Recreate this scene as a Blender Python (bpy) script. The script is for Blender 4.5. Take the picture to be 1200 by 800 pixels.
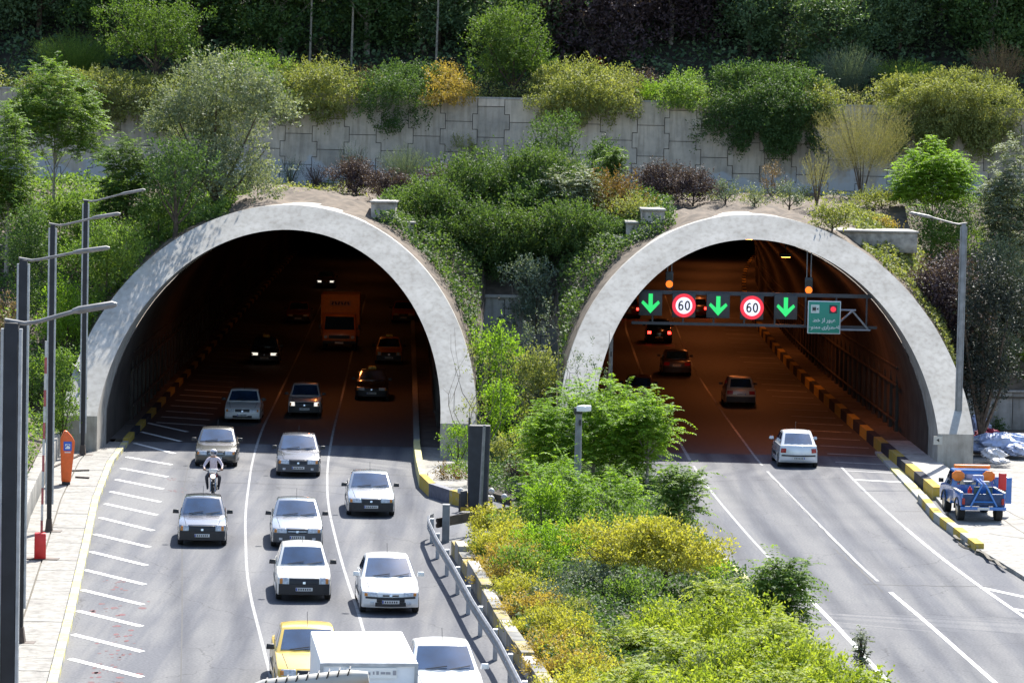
import bpy, bmesh, math, random
import numpy as np
from mathutils import Vector, Matrix, Euler
R = math.radians
scene = bpy.context.scene
for o in list(bpy.data.objects): bpy.data.objects.remove(o)
C = scene.collection

# ------------------------------------------------------------------ camera, sky, sun, exposure
F_PX, CAM_H = 2480.0, 13.5                      # focal length in pixels of a 1200 px wide picture, height over the road
K = 1.6                                           # true depth = K x survey depth (longer lens, farther away)
PITCH, ROLL = math.atan(245 / F_PX), R(1.2); TPITCH = math.atan(245 / (F_PX * K))
cam_d = bpy.data.cameras.new('camera'); cam = bpy.data.objects.new('camera', cam_d); C.objects.link(cam)
cam_d.sensor_width = 36; cam_d.lens = F_PX * K / 1200 * 36; cam_d.clip_end = 4000; cam_d.clip_start = 0.5
cam.matrix_world = Matrix.Translation((0, 0, CAM_H)) @ Matrix.Rotation(math.pi / 2 - TPITCH, 4, 'X') @ Matrix.Rotation(ROLL, 4, 'Z')
scene.camera = cam
SUN = Vector((0.25, 0.84, 1.0)).normalized()    # towards the sun: high, behind the hill and to the right
w = bpy.data.worlds.new('World'); scene.world = w; w.use_nodes = True
nt = w.node_tree; bg = nt.nodes['Background']; sky = nt.nodes.new('ShaderNodeTexSky')
sky.sky_type = 'NISHITA'; sky.sun_disc = False
sky.sun_elevation = math.asin(SUN.z); sky.sun_rotation = math.atan2(SUN.x, SUN.y)
nt.links.new(sky.outputs[0], bg.inputs[0]); bg.inputs[1].default_value = 0.115
sl = bpy.data.lights.new('sun', 'SUN'); sl.energy = 5.0; sl.angle = R(0.53); sl.color = (1.0, 0.955, 0.88)
so = bpy.data.objects.new('sun', sl); C.objects.link(so); so.rotation_euler = SUN.to_track_quat('Z', 'Y').to_euler()
vs = scene.view_settings; vs.view_transform = 'Standard'; vs.look = 'None'; vs.exposure = 1.22; vs.gamma = 1

# ------------------------------------------------------------------ the survey: pixel of the photograph -> point of the place
_f = np.array([0, math.cos(PITCH), -math.sin(PITCH)]); _u0 = np.array([0, math.sin(PITCH), math.cos(PITCH)]); _r0 = np.array([1., 0, 0])
_r = _r0 * math.cos(ROLL) + _u0 * math.sin(ROLL); _u = -_r0 * math.sin(ROLL) + _u0 * math.cos(ROLL)
def ray(x, y): return _f * F_PX + _r * (x - 600) - _u * (y - 400)
def G(x, y, z=0.0):
    v = ray(x, y); t = (z - CAM_H) / v[2]; return (v[0] * t, v[1] * t)
def at(x, y, d):
    v = ray(x, y); t = d / v[1]; return (v[0] * t, CAM_H + v[2] * t)

# ------------------------------------------------------------------ materials
MATS = {}
def srgb(*c): return tuple(((v / 255) / 12.92 if v / 255 <= .04045 else ((v / 255 + .055) / 1.055) ** 2.4) for v in c)
def mat(name, col, rough=.6, metal=0., var=.0, scale=6., bump=0., spec=.5, col2=None, emit=None, estr=0., coat=0., detail=6):
    if name in MATS: return MATS[name]
    m = bpy.data.materials.new(name); m.use_nodes = True; n = m.node_tree; b = n.nodes['Principled BSDF']
    b.inputs['Roughness'].default_value = rough; b.inputs['Metallic'].default_value = metal
    b.inputs['Specular IOR Level'].default_value = spec
    if coat: b.inputs['Coat Weight'].default_value = coat; b.inputs['Coat Roughness'].default_value = .04
    b.inputs['Base Color'].default_value = (*col, 1)
    tc = n.nodes.new('ShaderNodeTexCoord')
    nz = n.nodes.new('ShaderNodeTexNoise'); nz.inputs['Scale'].default_value = scale; nz.inputs['Detail'].default_value = detail
    n.links.new(tc.outputs['Object'], nz.inputs['Vector'])
    if var or col2:
        c2 = col2 or tuple(v * (1 - var) for v in col)
        rp = n.nodes.new('ShaderNodeValToRGB'); rp.color_ramp.elements[0].position = .35; rp.color_ramp.elements[1].position = .68
        rp.color_ramp.elements[0].color = (*c2, 1); rp.color_ramp.elements[1].color = (*(tuple(min(1, v * (1 + var * .5)) for v in col)), 1)
        n.links.new(nz.outputs['Fac'], rp.inputs[0]); n.links.new(rp.outputs[0], b.inputs['Base Color'])
    if bump:
        bp = n.nodes.new('ShaderNodeBump'); bp.inputs['Strength'].default_value = bump; bp.inputs['Distance'].default_value = .03
        n.links.new(nz.outputs['Fac'], bp.inputs['Height']); n.links.new(bp.outputs[0], b.inputs['Normal'])
    if emit: b.inputs['Emission Color'].default_value = (*emit, 1); b.inputs['Emission Strength'].default_value = estr
    MATS[name] = m; return m
def leafmat(name, c1, c2, trans=.35):
    g_ = 1.0 if name in ('leaf_shade', 'leaf_purple', 'leaf_red', 'leaf_bright', 'leaf_fresh') else 1.3; c1 = tuple(v * g_ for v in c1); c2 = tuple(v * g_ for v in c2)
    m = bpy.data.materials.new(name); m.use_nodes = True; n = m.node_tree; b = n.nodes['Principled BSDF']; out = n.nodes['Material Output']
    at_ = n.nodes.new('ShaderNodeAttribute'); at_.attribute_name = 'tone'
    mx = n.nodes.new('ShaderNodeMix'); mx.data_type = 'RGBA'; mx.inputs[6].default_value = (*c1, 1); mx.inputs[7].default_value = (*c2, 1)
    n.links.new(at_.outputs['Fac'], mx.inputs[0]); n.links.new(mx.outputs[2], b.inputs['Base Color'])
    b.inputs['Roughness'].default_value = .62; b.inputs['Specular IOR Level'].default_value = .22
    tr = n.nodes.new('ShaderNodeBsdfTranslucent'); ms = n.nodes.new('ShaderNodeMixShader'); ms.inputs[0].default_value = trans
    g = n.nodes.new('ShaderNodeMix'); g.data_type = 'RGBA'; g.blend_type = 'MULTIPLY'; g.inputs[0].default_value = 1; g.inputs[7].default_value = (1.5, 1.5, .6, 1)
    n.links.new(mx.outputs[2], g.inputs[6]); n.links.new(g.outputs[2], tr.inputs[0])
    n.links.new(b.outputs[0], ms.inputs[1]); n.links.new(tr.outputs[0], ms.inputs[2]); n.links.new(ms.outputs[0], out.inputs[0])
    MATS[name] = m; return m
leafmat('leaf_dark', (.022, .052, .018), (.085, .140, .045), .35)
leafmat('leaf_forest', (.036, .074, .042), (.115, .170, .078), .3)
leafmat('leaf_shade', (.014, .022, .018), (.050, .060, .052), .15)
leafmat('leaf_thicket', (.024, .055, .017), (.088, .135, .042), .4)
leafmat('leaf_broom', (.085, .090, .045), (.240, .220, .120), .3)
leafmat('leaf_fresh', (.045, .100, .020), (.130, .200, .050), .4)
leafmat('leaf_mid', (.040, .090, .020), (.150, .220, .055), .45)
leafmat('leaf_bright', (.085, .180, .016), (.230, .360, .048), .5)
leafmat('leaf_lime', (.090, .145, .018), (.270, .305, .055), .45)
leafmat('leaf_gold', (.150, .155, .026), (.360, .345, .075), .4)
leafmat('leaf_ochre', (.150, .115, .028), (.360, .265, .080), .35)
leafmat('leaf_olive', (.060, .090, .026), (.260, .270, .095), .35)
leafmat('leaf_silver', (.060, .085, .045), (.220, .250, .170), .25)
leafmat('leaf_grey', (.050, .080, .055), (.170, .205, .150), .2)
leafmat('leaf_purple', (.035, .025, .032), (.130, .090, .100), .2)
leafmat('leaf_brown', (.090, .060, .035), (.220, .160, .100), .2)
leafmat('leaf_red', (.120, .010, .015), (.350, .030, .060), .3)
leafmat('leaf_blush', (.060, .060, .018), (.200, .110, .050), .3)
bark = mat('bark', (.09, .065, .045), .9, var=.5, scale=8)
bark_pale = mat('bark_pale', (.30, .27, .22), .9, var=.4, scale=8)

def concrete(name, col, dark, scale=1.2, painted=False, bump=.25, cracks=0., streak=.72, ramp=(.32, .6)):
    m = bpy.data.materials.new(name); m.use_nodes = True; n = m.node_tree; b = n.nodes['Principled BSDF']; b.inputs['Roughness'].default_value = .85
    b.inputs['Specular IOR Level'].default_value = .25
    tc = n.nodes.new('ShaderNodeTexCoord')
    a = n.nodes.new('ShaderNodeTexNoise'); a.inputs['Scale'].default_value = scale; a.inputs['Detail'].default_value = 10; a.inputs['Roughness'].default_value = .65
    mp = n.nodes.new('ShaderNodeMapping'); mp.inputs['Scale'].default_value = (3, 3, .35)
    s = n.nodes.new('ShaderNodeTexNoise'); s.inputs['Scale'].default_value = 1.6; s.inputs['Detail'].default_value = 6
    n.links.new(tc.outputs['Object'], a.inputs['Vector']); n.links.new(tc.outputs['Object'], mp.inputs[0]); n.links.new(mp.outputs[0], s.inputs['Vector'])
    r1 = n.nodes.new('ShaderNodeValToRGB'); r1.color_ramp.elements[0].position = ramp[0]; r1.color_ramp.elements[1].position = ramp[1]
    r1.color_ramp.elements[0].color = (*dark, 1); r1.color_ramp.elements[1].color = (*col, 1); n.links.new(a.outputs['Fac'], r1.inputs[0])
    r2 = n.nodes.new('ShaderNodeValToRGB'); r2.color_ramp.elements[0].position = .3; r2.color_ramp.elements[1].position = .55
    r2.color_ramp.elements[0].color = (streak, streak * .985, streak * .96, 1); r2.color_ramp.elements[1].color = (1, 1, 1, 1); n.links.new(s.outputs['Fac'], r2.inputs[0])
    mx = n.nodes.new('ShaderNodeMix'); mx.data_type = 'RGBA'; mx.blend_type = 'MULTIPLY'; mx.inputs[0].default_value = 1
    n.links.new(r1.outputs[0], mx.inputs[6]); n.links.new(r2.outputs[0], mx.inputs[7]); last = mx.outputs[2]
    if cracks:
        vo = n.nodes.new('ShaderNodeTexVoronoi'); vo.feature = 'DISTANCE_TO_EDGE'; vo.inputs['Scale'].default_value = .45
        ws = n.nodes.new('ShaderNodeVectorMath'); ws.operation = 'MULTIPLY_ADD'; ws.inputs[1].default_value = (1.2, 1.2, 1.2)
        n.links.new(a.outputs['Color'], ws.inputs[0]); n.links.new(tc.outputs['Object'], ws.inputs[2]); n.links.new(ws.outputs[0], vo.inputs['Vector'])
        r3 = n.nodes.new('ShaderNodeValToRGB'); r3.color_ramp.elements[0].position = 0; r3.color_ramp.elements[1].position = .012
        r3.color_ramp.elements[0].color = (1 - cracks,) * 3 + (1,); r3.color_ramp.elements[1].color = (1, 1, 1, 1); n.links.new(vo.outputs['Distance'], r3.inputs[0])
        m3 = n.nodes.new('ShaderNodeMix'); m3.data_type = 'RGBA'; m3.blend_type = 'MULTIPLY'; m3.inputs[0].default_value = 1
        n.links.new(last, m3.inputs[6]); n.links.new(r3.outputs[0], m3.inputs[7]); last = m3.outputs[2]
    if painted:                                  # whitewash patches rolled over graffiti on the lower courses
        sp = n.nodes.new('ShaderNodeSeparateXYZ'); n.links.new(tc.outputs['Object'], sp.inputs[0])
        pn = n.nodes.new('ShaderNodeTexNoise'); pn.inputs['Scale'].default_value = .9; pn.inputs['Detail'].default_value = 3; n.links.new(tc.outputs['Object'], pn.inputs['Vector'])
        ma = n.nodes.new('ShaderNodeMath'); ma.operation = 'MULTIPLY_ADD'; ma.inputs[1].default_value = 3.6; n.links.new(pn.outputs['Fac'], ma.inputs[0]); n.links.new(sp.outputs['Z'], ma.inputs[2])
        r4 = n.nodes.new('ShaderNodeMapRange'); r4.inputs['From Min'].default_value = 3.35; r4.inputs['From Max'].default_value = 3.05; r4.inputs['To Min'].default_value = 0; r4.inputs['To Max'].default_value = .8
        n.links.new(ma.outputs[0], r4.inputs['Value'])
        m4 = n.nodes.new('ShaderNodeMix'); m4.data_type = 'RGBA'; m4.inputs[7].default_value = (.46, .48, .51, 1)
        n.links.new(r4.outputs[0], m4.inputs[0]); n.links.new(last, m4.inputs[6]); last = m4.outputs[2]
    n.links.new(last, b.inputs['Base Color'])
    bp = n.nodes.new('ShaderNodeBump'); bp.inputs['Strength'].default_value = bump; bp.inputs['Distance'].default_value = .04
    n.links.new(a.outputs['Fac'], bp.inputs['Height']); n.links.new(bp.outputs[0], b.inputs['Normal'])
    MATS[name] = m; return m
con_ring = concrete('concrete_ring', (.46, .445, .41), (.30, .287, .26), scale=.7, bump=.0, streak=.80, ramp=(.25, .62))
con_leg = concrete('concrete_board_marked', (.40, .375, .335), (.27, .25, .22))
con_wall = concrete('concrete_panels', (.56, .49, .41), (.34, .31, .275), scale=.7, painted=True)
con_wall2 = concrete('concrete_panels_dull', (.48, .42, .355), (.28, .26, .23), scale=.7, painted=True)
con_wall3 = concrete('concrete_panels_warm', (.61, .53, .44), (.46, .40, .33), scale=.9, painted=True)
con_low = concrete('concrete_low', (.40, .39, .37), (.25, .24, .225), scale=.9)
con_pave = concrete('concrete_paving', (.31, .30, .275), (.22, .21, .195), scale=1.8, cracks=.3)
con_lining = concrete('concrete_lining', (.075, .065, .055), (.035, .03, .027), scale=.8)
con_soot_shade = concrete('concrete_soot_shade', (.13, .115, .10), (.07, .062, .055), scale=.9)  # walkway concrete in the bores: tunnel shade put into the colour along with soot
dirt = mat('dry_soil', (.135, .105, .078), .95, var=.45, scale=1.8, bump=.6)
litter = mat('leaf_litter', (.035, .030, .018), .95, var=.5, scale=2.5, bump=.6)
soil_bed = mat('bed_soil', (.055, .045, .03), .95, var=.5, scale=2.5, bump=.5)

def asphalt():
    m = bpy.data.materials.new('asphalt'); m.use_nodes = True; n = m.node_tree; b = n.nodes['Principled BSDF']; b.inputs['Roughness'].default_value = .88
    b.inputs['Specular IOR Level'].default_value = .2
    tc = n.nodes.new('ShaderNodeTexCoord')
    def nz(sc, det, v=None):
        a = n.nodes.new('ShaderNodeTexNoise'); a.inputs['Scale'].default_value = sc; a.inputs['Detail'].default_value = det
        n.links.new(v or tc.outputs['Object'], a.inputs['Vector']); return a
    def mp(s, rz=0):
        a = n.nodes.new('ShaderNodeMapping'); a.inputs['Scale'].default_value = s; a.inputs['Rotation'].default_value = (0, 0, rz); n.links.new(tc.outputs['Object'], a.inputs[0]); return a.outputs[0]
    fine = nz(14, 4); big = nz(.35, 5); streak = nz(1.0, 4, mp((1.1, .045, 1), R(-4)))
    r = n.nodes.new('ShaderNodeValToRGB'); r.color_ramp.elements[0].color = (.115, .117, .124, 1); r.color_ramp.elements[1].color = (.185, .186, .192, 1)
    r.color_ramp.elements[0].position = .3; r.color_ramp.elements[1].position = .7; n.links.new(fine.outputs['Fac'], r.inputs[0])
    r2 = n.nodes.new('ShaderNodeValToRGB'); r2.color_ramp.elements[0].color = (.72, .74, .80, 1); r2.color_ramp.elements[1].color = (1.06, 1.05, 1.03, 1)
    r2.color_ramp.elements[0].position = .40; r2.color_ramp.elements[1].position = .56; n.links.new(streak.outputs['Fac'], r2.inputs[0])
    r3 = n.nodes.new('ShaderNodeValToRGB'); r3.color_ramp.elements[0].color = (.93, .93, .94, 1); r3.color_ramp.elements[1].color = (1.03, 1.03, 1.02, 1)
    r3.color_ramp.elements[0].position = .4; r3.color_ramp.elements[1].position = .6; n.links.new(big.outputs['Fac'], r3.inputs[0])
    # old cracks
    vo = n.nodes.new('ShaderNodeTexVoronoi'); vo.feature = 'DISTANCE_TO_EDGE'; vo.inputs['Scale'].default_value = .16
    ws = n.nodes.new('ShaderNodeVectorMath'); ws.operation = 'MULTIPLY_ADD'; ws.inputs[1].default_value = (1.5, 1.5, 0)
    w2 = nz(.8, 6); n.links.new(w2.outputs['Color'], ws.inputs[0]); n.links.new(tc.outputs['Object'], ws.inputs[2]); n.links.new(ws.outputs[0], vo.inputs['Vector'])
    r4 = n.nodes.new('ShaderNodeValToRGB'); r4.color_ramp.elements[0].color = (.62, .62, .62, 1); r4.color_ramp.elements[1].color = (1, 1, 1, 1)
    r4.color_ramp.elements[0].position = 0; r4.color_ramp.elements[1].position = .004; n.links.new(vo.outputs['Distance'], r4.inputs[0])
    cur = r.outputs[0]
    for q in (r2, r3, r4):
        mx = n.nodes.new('ShaderNodeMix'); mx.data_type = 'RGBA'; mx.blend_type = 'MULTIPLY'; mx.inputs[0].default_value = 1
        n.links.new(cur, mx.inputs[6]); n.links.new(q.outputs[0], mx.inputs[7]); cur = mx.outputs[2]
    wa = n.nodes.new('ShaderNodeAttribute'); wa.attribute_name = 'wear'; wn = nz(.5, 5, mp((1.2, .10, 1)))
    wm = n.nodes.new('ShaderNodeMath'); wm.operation = 'MULTIPLY'; wx = n.nodes.new('ShaderNodeMath'); wx.operation = 'MULTIPLY'; wx.inputs[1].default_value = 1.7; wx.use_clamp = False; n.links.new(wa.outputs['Fac'], wx.inputs[0]); n.links.new(wx.outputs[0], wm.inputs[0]); n.links.new(wn.outputs['Fac'], wm.inputs[1])
    mw_ = n.nodes.new('ShaderNodeMix'); mw_.data_type = 'RGBA'; mw_.blend_type = 'MULTIPLY'; mw_.inputs[7].default_value = (.50, .52, .58, 1); n.links.new(wm.outputs[0], mw_.inputs[0]); n.links.new(cur, mw_.inputs[6]); cur = mw_.outputs[2]
    n.links.new(cur, b.inputs['Base Color'])
    bp = n.nodes.new('ShaderNodeBump'); bp.inputs['Strength'].default_value = .3; bp.inputs['Distance'].default_value = .01
    n.links.new(fine.outputs['Fac'], bp.inputs['Height']); n.links.new(bp.outputs[0], b.inputs['Normal'])
    return m
asph = asphalt()
def paintmat(name, col, worn, amt=.45):
    m = bpy.data.materials.new(name); m.use_nodes = True; n = m.node_tree; b = n.nodes['Principled BSDF']; b.inputs['Roughness'].default_value = .9; b.inputs['Specular IOR Level'].default_value = .15
    tc = n.nodes.new('ShaderNodeTexCoord'); a = n.nodes.new('ShaderNodeTexNoise'); a.inputs['Scale'].default_value = 3.5; a.inputs['Detail'].default_value = 8; a.inputs['Roughness'].default_value = .75
    n.links.new(tc.outputs['Object'], a.inputs['Vector']); r = n.nodes.new('ShaderNodeValToRGB')
    r.color_ramp.elements[0].position = amt - .06; r.color_ramp.elements[1].position = amt + .04
    r.color_ramp.elements[0].color = (*worn, 1); r.color_ramp.elements[1].color = (*col, 1)
    n.links.new(a.outputs['Fac'], r.inputs[0]); n.links.new(r.outputs[0], b.inputs['Base Color']); MATS[name] = m; return m
white_line = paintmat('road_paint', (.68, .68, .66), (.30, .30, .30), .40)
worn_line = paintmat('worn_road_paint', (.36, .36, .36), (.20, .20, .20), .47)
lane_line = paintmat('lane_paint', (.34, .34, .34), (.22, .22, .22), .46)
yellow_k = paintmat('kerb_yellow', (.42, .30, .06), (.34, .30, .20), .43)
pale_yellow = paintmat('kerb_faded_yellow', (.55, .50, .22), (.42, .40, .33), .45)
grey_k = paintmat('kerb_grey', (.33, .33, .31), (.24, .24, .22), .45)
dark_k = paintmat('kerb_dark', (.035, .038, .05), (.11, .11, .11), .38)
white_k = paintmat('kerb_white', (.42, .42, .40), (.30, .30, .28), .45)
galv = mat('galvanised_steel', (.42, .44, .47), .5, metal=.6, var=.2, scale=5)
dark_steel = mat('dark_painted_steel', (.020, .021, .026), .65, var=.3, scale=3)
grey_steel = mat('grey_painted_steel', (.20, .21, .22), .5, var=.25, scale=4)
rust_steel = mat('weathered_steel', (.10, .075, .06), .7, var=.4, scale=4)
arm_steel = mat('pale_arm_steel', (.22, .215, .21), .5, var=.25, scale=6)
black_pl = mat('black_plastic', (.022, .022, .024), .5, var=.2, scale=8)
rubber = mat('tyre_rubber', (.02, .02, .02), .85)
rim_m = mat('wheel_rim', (.35, .36, .38), .35, metal=.7)
glass = mat('vehicle_glass', (.018, .050, .115), .06, spec=1.0, coat=1.0, var=.45, scale=2.5)  # blue sky reflection put into the base colour, mottled by noise
glass.node_tree.nodes['Principled BSDF'].inputs['IOR'].default_value = 1.8
lampglass = mat('headlamp_glass', (.58, .60, .62), .12, spec=.9, var=.3, scale=14)
taillamp = mat('tail_lamp', (.35, .015, .012), .25, var=.2, scale=10)
plate_m = mat('plate_white', (.62, .62, .60), .5)
plate_ink = mat('plate_ink', (.02, .02, .02), .6)
plate_blue = mat('plate_blue', (.02, .05, .35), .5)
chrome = mat('chrome', (.6, .6, .6), .2, metal=1)

# ------------------------------------------------------------------ mesh builder
class MB:
    def __init__(s): s.v = []; s.f = []; s.m = []; s.M = Matrix.Identity(4)
    def add(s, vs_, fs, mi=0):
        o = len(s.v); s.v += [tuple(s.M @ Vector(v)) for v in vs_]; s.f += [tuple(o + i for i in f) for f in fs]; s.m += [mi] * len(fs)
    def box(s, c, d, rz=0, mi=0, rx=0, ry=0, taper=1.0):
        e = Euler((rx, ry, rz)).to_matrix(); x, y, z = (k / 2 for k in d); vs_ = []
        for sz in (-1, 1):
            t = taper if sz > 0 else 1
            for sx, sy in ((-1, -1), (1, -1), (1, 1), (-1, 1)): vs_.append(tuple(Vector(c) + e @ Vector((sx * x * t, sy * y * t, sz * z))))
        s.add(vs_, [(3, 2, 1, 0), (4, 5, 6, 7), (0, 1, 5, 4), (1, 2, 6, 5), (2, 3, 7, 6), (3, 0, 4, 7)], mi)
    def tube(s, pts, rad, n=8, mi=0, cap=True):
        pts = [Vector(p) for p in pts]; rr = rad if isinstance(rad, (list, tuple)) else [rad] * len(pts); vs_ = []; fs = []
        for i, p in enumerate(pts):
            t = (pts[min(i + 1, len(pts) - 1)] - pts[max(i - 1, 0)]); t = t.normalized() if t.length > 1e-9 else Vector((0, 0, 1))
            a = t.cross(Vector((0, 0, 1)) if abs(t.z) < .95 else Vector((1, 0, 0))).normalized(); b = t.cross(a)
            for k in range(n):
                q = 2 * math.pi * k / n; vs_.append(tuple(p + (a * math.cos(q) + b * math.sin(q)) * rr[i]))
        for i in range(len(pts) - 1):
            for k in range(n):
                k2 = (k + 1) % n; fs.append((i * n + k, i * n + k2, (i + 1) * n + k2, (i + 1) * n + k))
        if cap: fs.append(tuple(range(n - 1, -1, -1))); fs.append(tuple((len(pts) - 1) * n + k for k in range(n)))
        s.add(vs_, fs, mi)
    def prism(s, poly, h0, h1, mi=0, mi_side=None):          # plan polygon (x, y) raised from h0 to h1
        n = len(poly); a = sum(poly[i][0] * poly[(i + 1) % n][1] - poly[(i + 1) % n][0] * poly[i][1] for i in range(n))
        if a < 0: poly = poly[::-1]
        s.add([(x, y, h0) for x, y in poly] + [(x, y, h1) for x, y in poly], [tuple(range(n, 2 * n))], mi)
        o = len(s.v) - 2 * n; s.f.append(tuple(o + k for k in range(n - 1, -1, -1))); s.m.append(mi)
        for i in range(n): s.f.append(tuple(o + k for k in (i, (i + 1) % n, n + (i + 1) % n, n + i))); s.m.append(mi if mi_side is None else mi_side)
    def grid(s, fn, nu, nv, mi=0):
        vs_ = [fn(i / nu, j / nv) for i in range(nu + 1) for j in range(nv + 1)]
        s.add(vs_, [(i * (nv + 1) + j, (i + 1) * (nv + 1) + j, (i + 1) * (nv + 1) + j + 1, i * (nv + 1) + j + 1) for i in range(nu) for j in range(nv)], mi)
    def ball(s, c, r, n=8, mi=0):
        vs_ = []; fs = []; rx, ry, rz = r if isinstance(r, tuple) else (r, r, r)
        for i in range(n // 2 + 1):
            a = math.pi * i / (n // 2)
            for k in range(n): b = 2 * math.pi * k / n; vs_.append((c[0] + rx * math.sin(a) * math.cos(b), c[1] + ry * math.sin(a) * math.sin(b), c[2] + rz * math.cos(a)))
        for i in range(n // 2):
            for k in range(n): fs.append((i * n + k, (i + 1) * n + k, (i + 1) * n + (k + 1) % n, i * n + (k + 1) % n))
        s.add(vs_, fs, mi)
    def build(s, name, mats, parent=None, bevel=0, seg=2, smooth=False, loc=None):
        me = bpy.data.meshes.new(name); me.from_pydata(s.v, [], s.f)
        if not isinstance(mats, (list, tuple)): mats = [mats]
        for m in mats: me.materials.append(m)
        me.polygons.foreach_set('material_index', s.m)
        bm = bmesh.new(); bm.from_mesh(me)
        bmesh.ops.remove_doubles(bm, verts=bm.verts, dist=1e-5); bmesh.ops.dissolve_degenerate(bm, edges=bm.edges, dist=1e-5)
        bmesh.ops.recalc_face_normals(bm, faces=bm.faces)
        if bevel:
            es = [e for e in bm.edges if e.is_manifold and e.calc_face_angle(0) > R(22)]
            bmesh.ops.bevel(bm, geom=es, offset=bevel, segments=seg, affect='EDGES', profile=.5, clamp_overlap=True)
        bm.to_mesh(me); bm.free()
        if smooth or bevel:
            me.polygons.foreach_set('use_smooth', [True] * len(me.polygons)); me.set_sharp_from_angle(angle=R(38))
        o = bpy.data.objects.new(name, me); C.objects.link(o)
        if parent: o.parent = parent
        if loc: o.location = loc
        return o
def tag(o, label=None, cat=None, group=None, kind=None):
    if label: o['label'] = label
    if cat: o['category'] = cat
    if group: o['group'] = group
    if kind: o['kind'] = kind
    return o
def thing(name, label, cat, loc=(0, 0, 0), rz=0, group=None):
    o = bpy.data.objects.new(name, None); C.objects.link(o); o.location = loc; o.rotation_euler = (0, 0, rz); o.empty_display_size = .3
    return tag(o, label, cat, group)
def struct(name, mb, m, **k): o = mb.build(name, m, **k); return tag(o, kind='structure')

# ------------------------------------------------------------------ terrain
Y0 = 86.0; LEAN = .85; CL, CR = -9.85, 10.45; AI, HI, AO, HO, SP = 7.0, 7.45, 8.45, 8.5, 1.6
WALL_Y = 110.0; WALL_Z0, WALL_Z1 = 10.5, 15.2
def ring_z(x, a, h):
    best = None
    for c in (CL, CR):
        q = (x - c) / a
        if abs(q) < 1: best = SP + h * math.sqrt(1 - q * q)
    return best
def start(x):
    """where the hillside surface begins over the road level, for each x"""
    z = ring_z(x, AO, HO)
    if z: return Y0 + LEAN * (z - SP) + .3, z - .06
    if -1.45 <= x <= 2.05: return 95.2, 6.1
    if x < CL - AO:
        return 87.5, 1.4
    return 97.3, 1.75
def sm(t): t = max(0, min(1, t)); return t * t * (3 - 2 * t)
def bump2(x, y): return .18 * math.sin(x * 1.3 + y * .7) + .12 * math.sin(x * 2.9 - y * 1.9 + 1) + .07 * math.sin(5.1 * x + 4.3 * y)
def zh(x, y):
    if y >= WALL_Y + .35:
        return WALL_Z1 - .1 + max(0, (y - 113.5)) * .72 + (bump2(x, y) * .8 if y > 114 else 0)
    ys, zs = start(x)
    if y >= ys:
        ye = 101.5 if ring_z(x, AO, HO) or -1.5 < x < 2.1 else 105.5
        t = (y - ys) / (ye - ys); zl = 10.35 + max(0, y - 101) * .02
        e = 1 - (1 - min(1, t)) ** (1.6 if (x < CL - AO or x > CR + AO) else 1.0)
        return max(zs, zs + (zl - zs) * e) + bump2(x, y) * min(1, t * 4) * .8
    if x < CL - AO - .2 or (y < 86 and x < park_x(y) - .2): return .95 + min(2.6, max(0, (park_x(y) - x - .4)) * .55) + abs(bump2(x, y)) * .8
    if in_bed(x, y): return .26
    return 0.0
PARK = [(-8.0, 20), (-9.6, 34), (-11.2, 45), (-13.0, 53.4), (-14.2, 60.5), (-16.2, 71.4), (-17.75, 81.9), (-18.35, 86.7)]    # roadside parapet
def poly_x(P, y):
    if y <= P[0][1]: a, b = P[0], P[1]
    elif y >= P[-1][1]: a, b = P[-2], P[-1]
    else:
        for a, b in zip(P, P[1:]):
            if a[1] <= y <= b[1]: break
    return a[0] + (b[0] - a[0]) * (y - a[1]) / (b[1] - a[1])
def park_x(y): return poly_x(PARK, min(y, 86.7))
BED_L = [(3.2, 34), (1.6, 45), (.62, 51.3), (-.28, 56.9), (-.98, 61.8), (-1.8, 67.2)]
BED_TOPL = [(-.3, 69.6), (.1, 72.5), (.0, 76.4), (-1.5, 78.6), (-1.62, 95.2)]
BED_R = [(10.3, 34), (9.3, 45), (8.5, 51), (7.9, 60), (7.1, 66), (6.5, 72), (6.0, 80), (5.3, 86), (2.1, 88), (2.2, 95.2)]
def in_bed(x, y):
    if y < 34 or y > 95.2: return False
    l = poly_x(BED_L + BED_TOPL, y); r = poly_x(BED_R, y); return l < x < r
def raymarch(px, py):
    v = ray(px, py); v = v / v[1]
    y = 30.0
    while y < 170:
        x, z = v[0] * y, CAM_H + v[2] * y
        if z < zh(x, y): return x, y
        y += .1
    return v[0] * 130, 130

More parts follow.
